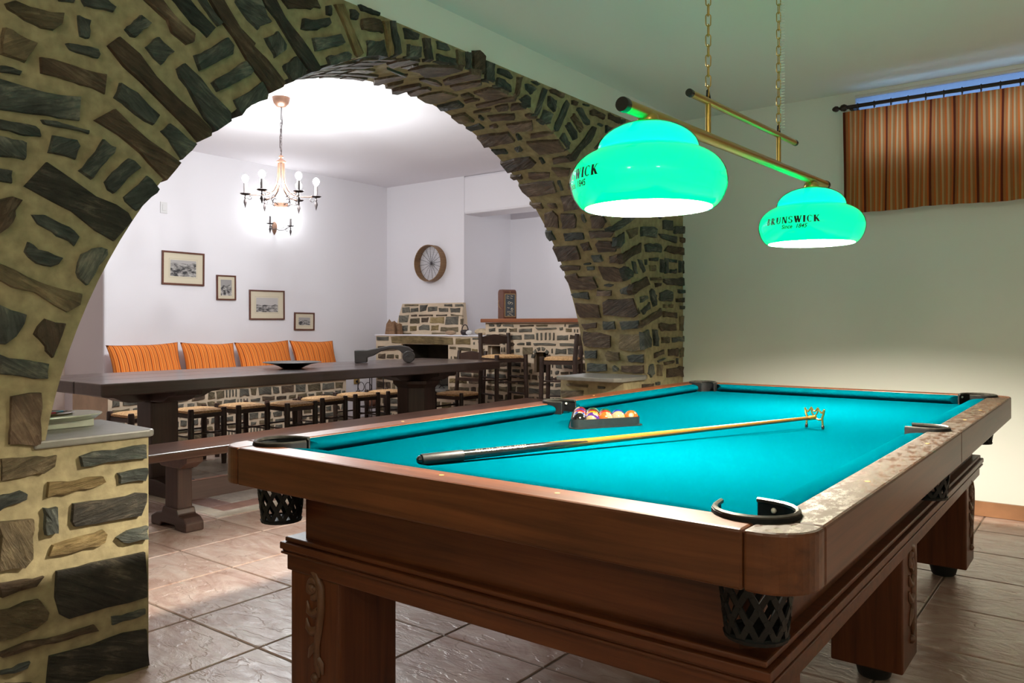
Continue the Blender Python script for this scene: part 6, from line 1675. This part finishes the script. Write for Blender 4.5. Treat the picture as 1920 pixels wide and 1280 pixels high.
# ------------------------------------------------------------------ sieve on the chimney wall
sv = thing('wall_sieve', 'round wooden grain sieve hanging on the white chimney wall', 'sieve', (-6.6, 7.068, 1.894))
M['sieve_wood'] = wood('sieve_wood', (.17, .085, .035), (.32, .18, .08), 'y', .55, 1.2)
hoop = [(.222, -.10), (.222, -.001), (.213, -.001), (.213, -.10)]
b = MB(); n = 40; vs_ = []; fs_ = []
for r, y in hoop:
    for k in range(n): vs_.append((r * cos(2 * pi * k / n), y, r * sin(2 * pi * k / n)))
for j in range(4):
    for k in range(n): fs_.append((j * n + k, j * n + (k + 1) % n, ((j + 1) % 4) * n + (k + 1) % n, ((j + 1) % 4) * n + k))
b.add(vs_, fs_).build('hoop', M['sieve_wood'], sv, smooth=50)
M['wire'] = plain('sieve_wire', (.06, .05, .055), .5)
b = MB()
for k in range(8):
    a = pi * k / 8 + .1; b.tube([(.213 * cos(a), -.030, .213 * sin(a)), (-.213 * cos(a), -.030, -.213 * sin(a))], .0022, 5)
b.build('spokes', M['wire'], sv)
b = MB()
for k in range(-9, 10):
    x = k * .0215; h_ = sqrt(max(0, .212 ** 2 - x * x))
    b.beam((x, -.026, -h_), (x, -.026, h_), .0009, .0009); b.beam((-h_, -.024, x), (h_, -.024, x), .0009, .0009)
b.build('mesh', M['wire'], sv)

# ------------------------------------------------------------------ box on the bar
M['box_wood'] = wood('red_brown_box', (.085, .028, .015), (.19, .07, .038), 'z', .4, 1.5)
lb_ = thing('display_box', 'arched wooden box with a glazed knot display standing on the bar', 'box', (-5.19, 6.72, 1.2145), radians(60))
w_, d_, h_ = .075, .08, .312
arch = [(-d_, 0), (d_, 0), (d_, h_ - .045)] + [(d_ - .045 + .045 * cos(a), h_ - .045 + .045 * sin(a)) for a in [pi / 2 * k / 5 for k in range(1, 6)]] + [(-d_ + .045 - .045 * sin(a), h_ - .045 + .045 * cos(a)) for a in [pi / 2 * k / 5 for k in range(0, 6)]]
MB().prism(arch, -w_, w_, 'x').build('box_body', M['box_wood'], lb_, bevel=.003)
fr_ = MB(); fy = -d_ - .004
fr_.box(-w_ + .012, w_ - .012, fy, -d_ + .0005, .018, .026); fr_.box(-w_ + .012, w_ - .012, fy, -d_ + .0005, .258, .266); fr_.box(-w_ + .012, -w_ + .02, fy, -d_ + .0005, .026, .258); fr_.box(w_ - .02, w_ - .012, fy, -d_ + .0005, .026, .258)
fr_.build('panel_frame', plain('gilt_frame', (.45, .30, .14), .4, metal=.3), lb_)
MB().box(-w_ + .02, w_ - .02, -d_ - .0015, -d_ + .0005, .026, .258).build('panel', plain('blue_grey_panel', (.07, .085, .10), .5), lb_)
kn = MB(); cord = plain('cord_cream', (.62, .55, .40), .7); yk = -d_ - .003
for x, z in ((-.028, .238), (.018, .240), (-.03, .218), (.012, .217), (-.02, .115), (.0, .05), (-.02, .035), (.02, .036)):
    kn.tube([(x - .012, yk, z), (x - .004, yk, z + .004), (x + .004, yk, z - .003), (x + .014, yk, z)], .003, 5)
kn.tube([(.022 + .010 * cos(2 * pi * k / 10), yk, .10 + .013 * sin(2 * pi * k / 10)) for k in range(10)], .0028, 5, closed=True)
kn.tube([(-.01 + .014 * cos(2 * pi * k / 10), yk, .168 + .012 * sin(2 * pi * k / 10)) for k in range(10)], .003, 5, closed=True)
kn.tube([(.0, yk, .168), (.02, yk, .175), (.03, yk, .16), (.016, yk, .152)], .003, 5)
for z in (.078, .066): kn.tube([(-.035, yk, z), (.035, yk, z)], .0022, 5)
kn.build('knots', cord, lb_, smooth=60)
MB().sphere((0, -d_ - .002, .283), .005, 8, 6).build('knob', M['brass'], lb_, smooth=60)
MB().tube([(-w_ - .002, .045, .20), (-w_ - .02, .02, .17), (-w_ - .024, -.01, .13), (-w_ - .002, -.03, .10)], .004, 6).build('rope_handle', plain('rope', (.30, .17, .08), .8), lb_, smooth=60)

# ------------------------------------------------------------------ things about the fireplace
M['log'] = wood('split_log', (.12, .06, .03), (.34, .19, .10), 'x', .8, 1.4)
M['bark'] = plain('log_bark', (.16, .09, .05), .9, var=.4, scale=25, bump=.004)
rl = random.Random(8)
for k, (x, y, rz, l, lbl) in enumerate(((-6.99, 6.74, .3, .14, 'jagged split log upright at the left end of the fireplace ledge'), (-6.985, 6.86, -.2, .12, 'shorter piece of firewood behind the split log on the ledge'))):
    pts = [(-.06, -.03), (.0, -.045), (.06, -.02), (.055, .03), (-.01, .045), (-.065, .02)]
    b = MB(); n = len(pts); tops = [l * rl.uniform(.75, 1.35) for _ in pts]
    b.add([(px * 1.05, py, 0) for px, py in pts] + [(px * .8, py * .8, z) for (px, py), z in zip(pts, tops)] + [(0, 0, l * 1.05)], [tuple(range(n))] + [(i, (i + 1) % n, n + (i + 1) % n, n + i) for i in range(n)] + [(n + i, n + (i + 1) % n, 2 * n) for i in range(n)])
    o = b.build('firewood_log', M['log'], None); o.location = (x, y, 1.0345); o.rotation_euler = (0, 0, rz); tag(o, lbl, 'firewood')
jug = thing('iron_kettle', 'small dark pot with a hooped handle on the fireplace ledge', 'pot', (-5.76, 6.69, 1.0345))
MB().lathe([(.03, 0), (.045, .012), (.052, .035), (.046, .055), (.036, .06)], 18).build('pot_body', M['iron'], jug, smooth=50)
MB().tube([(.045 * cos(pi * k / 10), 0, .05 + .065 * sin(pi * k / 10)) for k in range(11)], .006, 6).build('pot_handle', M['iron'], jug, smooth=60)
M['loaf'] = plain('pale_gourd', (.52, .40, .26), .7, var=.25, scale=20, bump=.003)
for x, y, l, r, c_, lbl, nm in ((-5.53, 6.70, .11, .038, M['loaf'], 'pale elongated ornament lying on the fireplace ledge right of the pot', 'ledge_ornament'), (-5.93, 6.64, .07, .026, plain('brown_gourd', (.36, .24, .15), .7, var=.2, scale=20), 'small brown ornament on the fireplace ledge left of the pot', 'ledge_ornament'), (-5.66, 6.64, .05, .028, plain('white_shell', (.66, .64, .63), .5), 'small white ornament on the fireplace ledge just right of the pot', 'ledge_ornament')):
    o = MB().tube([(-l, 0, r), (-l * .9, 0, r), (-l * .5, .006, r), (0, 0, r), (l * .5, -.004, r), (l * .9, 0, r), (l, 0, r)], [.003, r * .55, r * .9, r, r * .92, r * .5, .003], 12).build(nm, c_, None, smooth=70)
    o.location = (x, y, 1.0345); o.rotation_euler = (0, 0, rl.uniform(-.3, .3)); tag(o, lbl, 'ornament')
fd = thing('fire_dog', 'small iron fire dog with a curled end inside the fireplace', 'fire dog', (-6.12, 6.72, .4255))
MB().tube([(0, .18, .03), (0, -.02, .03), (0, -.05, .04), (0, -.06, .07)] + [(0, -.045 + .018 * cos(a), .085 + .018 * sin(a)) for a in [pi + .3 - k * .5 for k in range(8)]], .007, 6).build('bar', M['iron'], fd, smooth=60)
for y in (.15, -.02): MB().tube([(0, y, .03), (-.04, y, 0.004)], .006, 6).tube([(0, y, .03), (.04, y, .004)], .006, 6).build('foot', M['iron'], fd)
# iron stand with a wooden bowl beside the fireplace
sd_ = thing('iron_stand', 'thin black iron stand with scrolls left of the fireplace', 'stand', (-6.93, 6.36, 0))
for sx in (-1, 1):
    for sy in (-1, 1): MB().tube([(sx * .125, sy * .1, 0), (sx * .115, sy * .09, .58)], .006, 6).build('leg', M['iron'], sd_)
for z in (.19, .56):
    for s in (-1, 1): MB().tube([(-.118, s * .093, z), (.118, s * .093, z)], .005, 6).tube([(s * .118, -.093, z), (s * .118, .093, z)], .005, 6).build('rail', M['iron'], sd_)
for x in (-.06, .06):
    MB().tube([(x + .052 * cos(2 * pi * k / 18), -.095, .43 + .052 * sin(2 * pi * k / 18)) for k in range(18)], .004, 6, closed=True).build('scroll', M['iron'], sd_, smooth=60)
MB().box(-.115, .115, -.09, .09, .565, .572).build('shelf', M['iron'], sd_); MB().box(-.115, .115, -.09, .09, .195, .20).build('shelf', M['iron'], sd_)
M['bowl_wood'] = plain('turned_bowl_wood', (.24, .105, .055), .5, var=.3, scale=12)
o = MB().lathe([(.04, 0), (.075, .02), (.1, .06), (.104, .08), (.098, .08), (.07, .03), (.001, .018)], 20, cap1=False).build('wooden_bowl', M['bowl_wood'], None, smooth=50); o.location = (-6.93, 6.36, .5725); tag(o, 'brown turned bowl on top of the iron stand', 'bowl')
o = MB().lathe([(.05, 0), (.075, .03), (.08, .08), (.07, .12), (.06, .13), (.055, .125), (.001, .03)], 18, cap1=False).build('clay_pot', plain('clay_brown', (.20, .085, .05), .7), None, smooth=50); o.location = (-6.93, 6.36, .2005); tag(o, 'brown clay pot on the lower shelf of the iron stand', 'pot')

# ------------------------------------------------------------------ on the dining table
o = MB().lathe([(.07, 0), (.085, .004), (.10, .014), (.15, .032), (.225, .046), (.232, .049), (.225, .051), (.15, .038), (.09, .022), (.001, .02)], 40, cap1=False).build('shallow_bowl', plain('dark_bronze_bowl', (.055, .045, .035), .35, metal=.3, var=.4, scale=18), None, smooth=50)
o.location = (-5.28, 4.0, .8003); tag(o, 'wide shallow dark bowl on the dining table', 'bowl')
yk_ = thing('wooden_yoke', 'carved dark wooden arm with a scroll end lying on the dining table', 'carving', (-5.33, 5.06, .8003)); yk_.rotation_euler = (0, 0, radians(40))
M['yoke'] = wood('yoke_wood', (.014, .010, .009), (.040, .030, .026), 'x', .5, 1.0)
# profile in the x,z plane: block at the left, bow, scroll at the right
up = [(-.27, .116), (-.157, .118), (-.06, .137), (.04, .157), (.14, .162), (.22, .147), (.265, .11)]
lo = [(.20, .075), (.165, .090), (.14, .114), (.09, .130), (.04, .130), (-.03, .108), (-.10, .066), (-.157, .048), (-.157, .006), (-.265, 0)]
MB().prism(list(reversed(up + lo)), -.04, .04, 'y').build('bow', M['yoke'], yk_, bevel=.005)
MB().lathe([(.055, -.045), (.055, .045)], 26, (.222, 0, .0565), 'y').build('scroll', M['yoke'], yk_, bevel=.005, smooth=40)
for s in (-1, 1):
    MB().tube([(.222 + .0105 * q * cos(q * 1.1), s * .045, .0565 + .0105 * q * sin(q * 1.1)) for q in [k * .25 for k in range(1, 18)]], .004, 5).build('carved_spiral', M['yoke'], yk_, smooth=60)

# ------------------------------------------------------------------ on the left ledge
tr_ = thing('ceramic_tray', 'pale green ceramic dish on a box base on the left stone ledge', 'dish', (-2.885, 1.185, .8003), radians(0))
M['ceramic'] = plain('pale_green_glaze', (.52, .54, .42), .25, coat=.4, var=.08, scale=20)
MB().box(-.075, .075, -.16, .115, 0, .026).build('base', M['ceramic'], tr_, bevel=.003)
op_ = [(-.10 , -.19), (.10, -.19), (.115, -.10), (.11, .06), (.085, .13), (.045, .158), (0, .165), (-.045, .158), (-.085, .13), (-.11, .06), (-.115, -.10)]
MB().add([(x * .86, y * .9, .0262) for x, y in op_] + [(x, y, .040) for x, y in op_] + [(x * .99, y * .99, .044) for x, y in op_], [tuple(range(10, -1, -1))] + [(i, (i + 1) % 11, 11 + (i + 1) % 11, 11 + i) for i in range(11)] + [(11 + i, 11 + (i + 1) % 11, 22 + (i + 1) % 11, 22 + i) for i in range(11)] + [tuple(range(22, 33))]).build('dish', M['ceramic'], tr_, smooth=40)
b = MB(); b.lathe([(.072, .0442), (.078, .050), (.074, .052), (.066, .047), (.001, .0455)], 28, cap1=False); b.v = [(x, y * 1.25 - .02, z) for x, y, z in b.v]
b.build('oval_well', plain('brown_glaze', (.16, .11, .06), .25), tr_, smooth=50)
for k, (x, y, a, c_, lbl) in enumerate(((.055, -.02, 1.9, (.01, .13, .20), 'teal ballpoint pen across the pale green dish'), (.07, -.06, 1.5, (.25, .02, .03), 'red ballpoint pen in the pale green dish'), (.03, -.075, 2.3, (.02, .10, .13), 'dark blue pen at the back of the pale green dish'))):
    pn = thing('pen', lbl, 'pen', (-2.885 + x, 1.185 + y, .8555 + .001 * k), a)
    MB().tube([(-.065, 0, 0), (.05, 0, 0)], .004, 8).build('barrel', plain('pen_barrel', c_, .3), pn, smooth=60)
    MB().tube([(.05, 0, 0), (.066, 0, -.0005)], [.004, .001], 8).build('tip', M['iron'], pn)
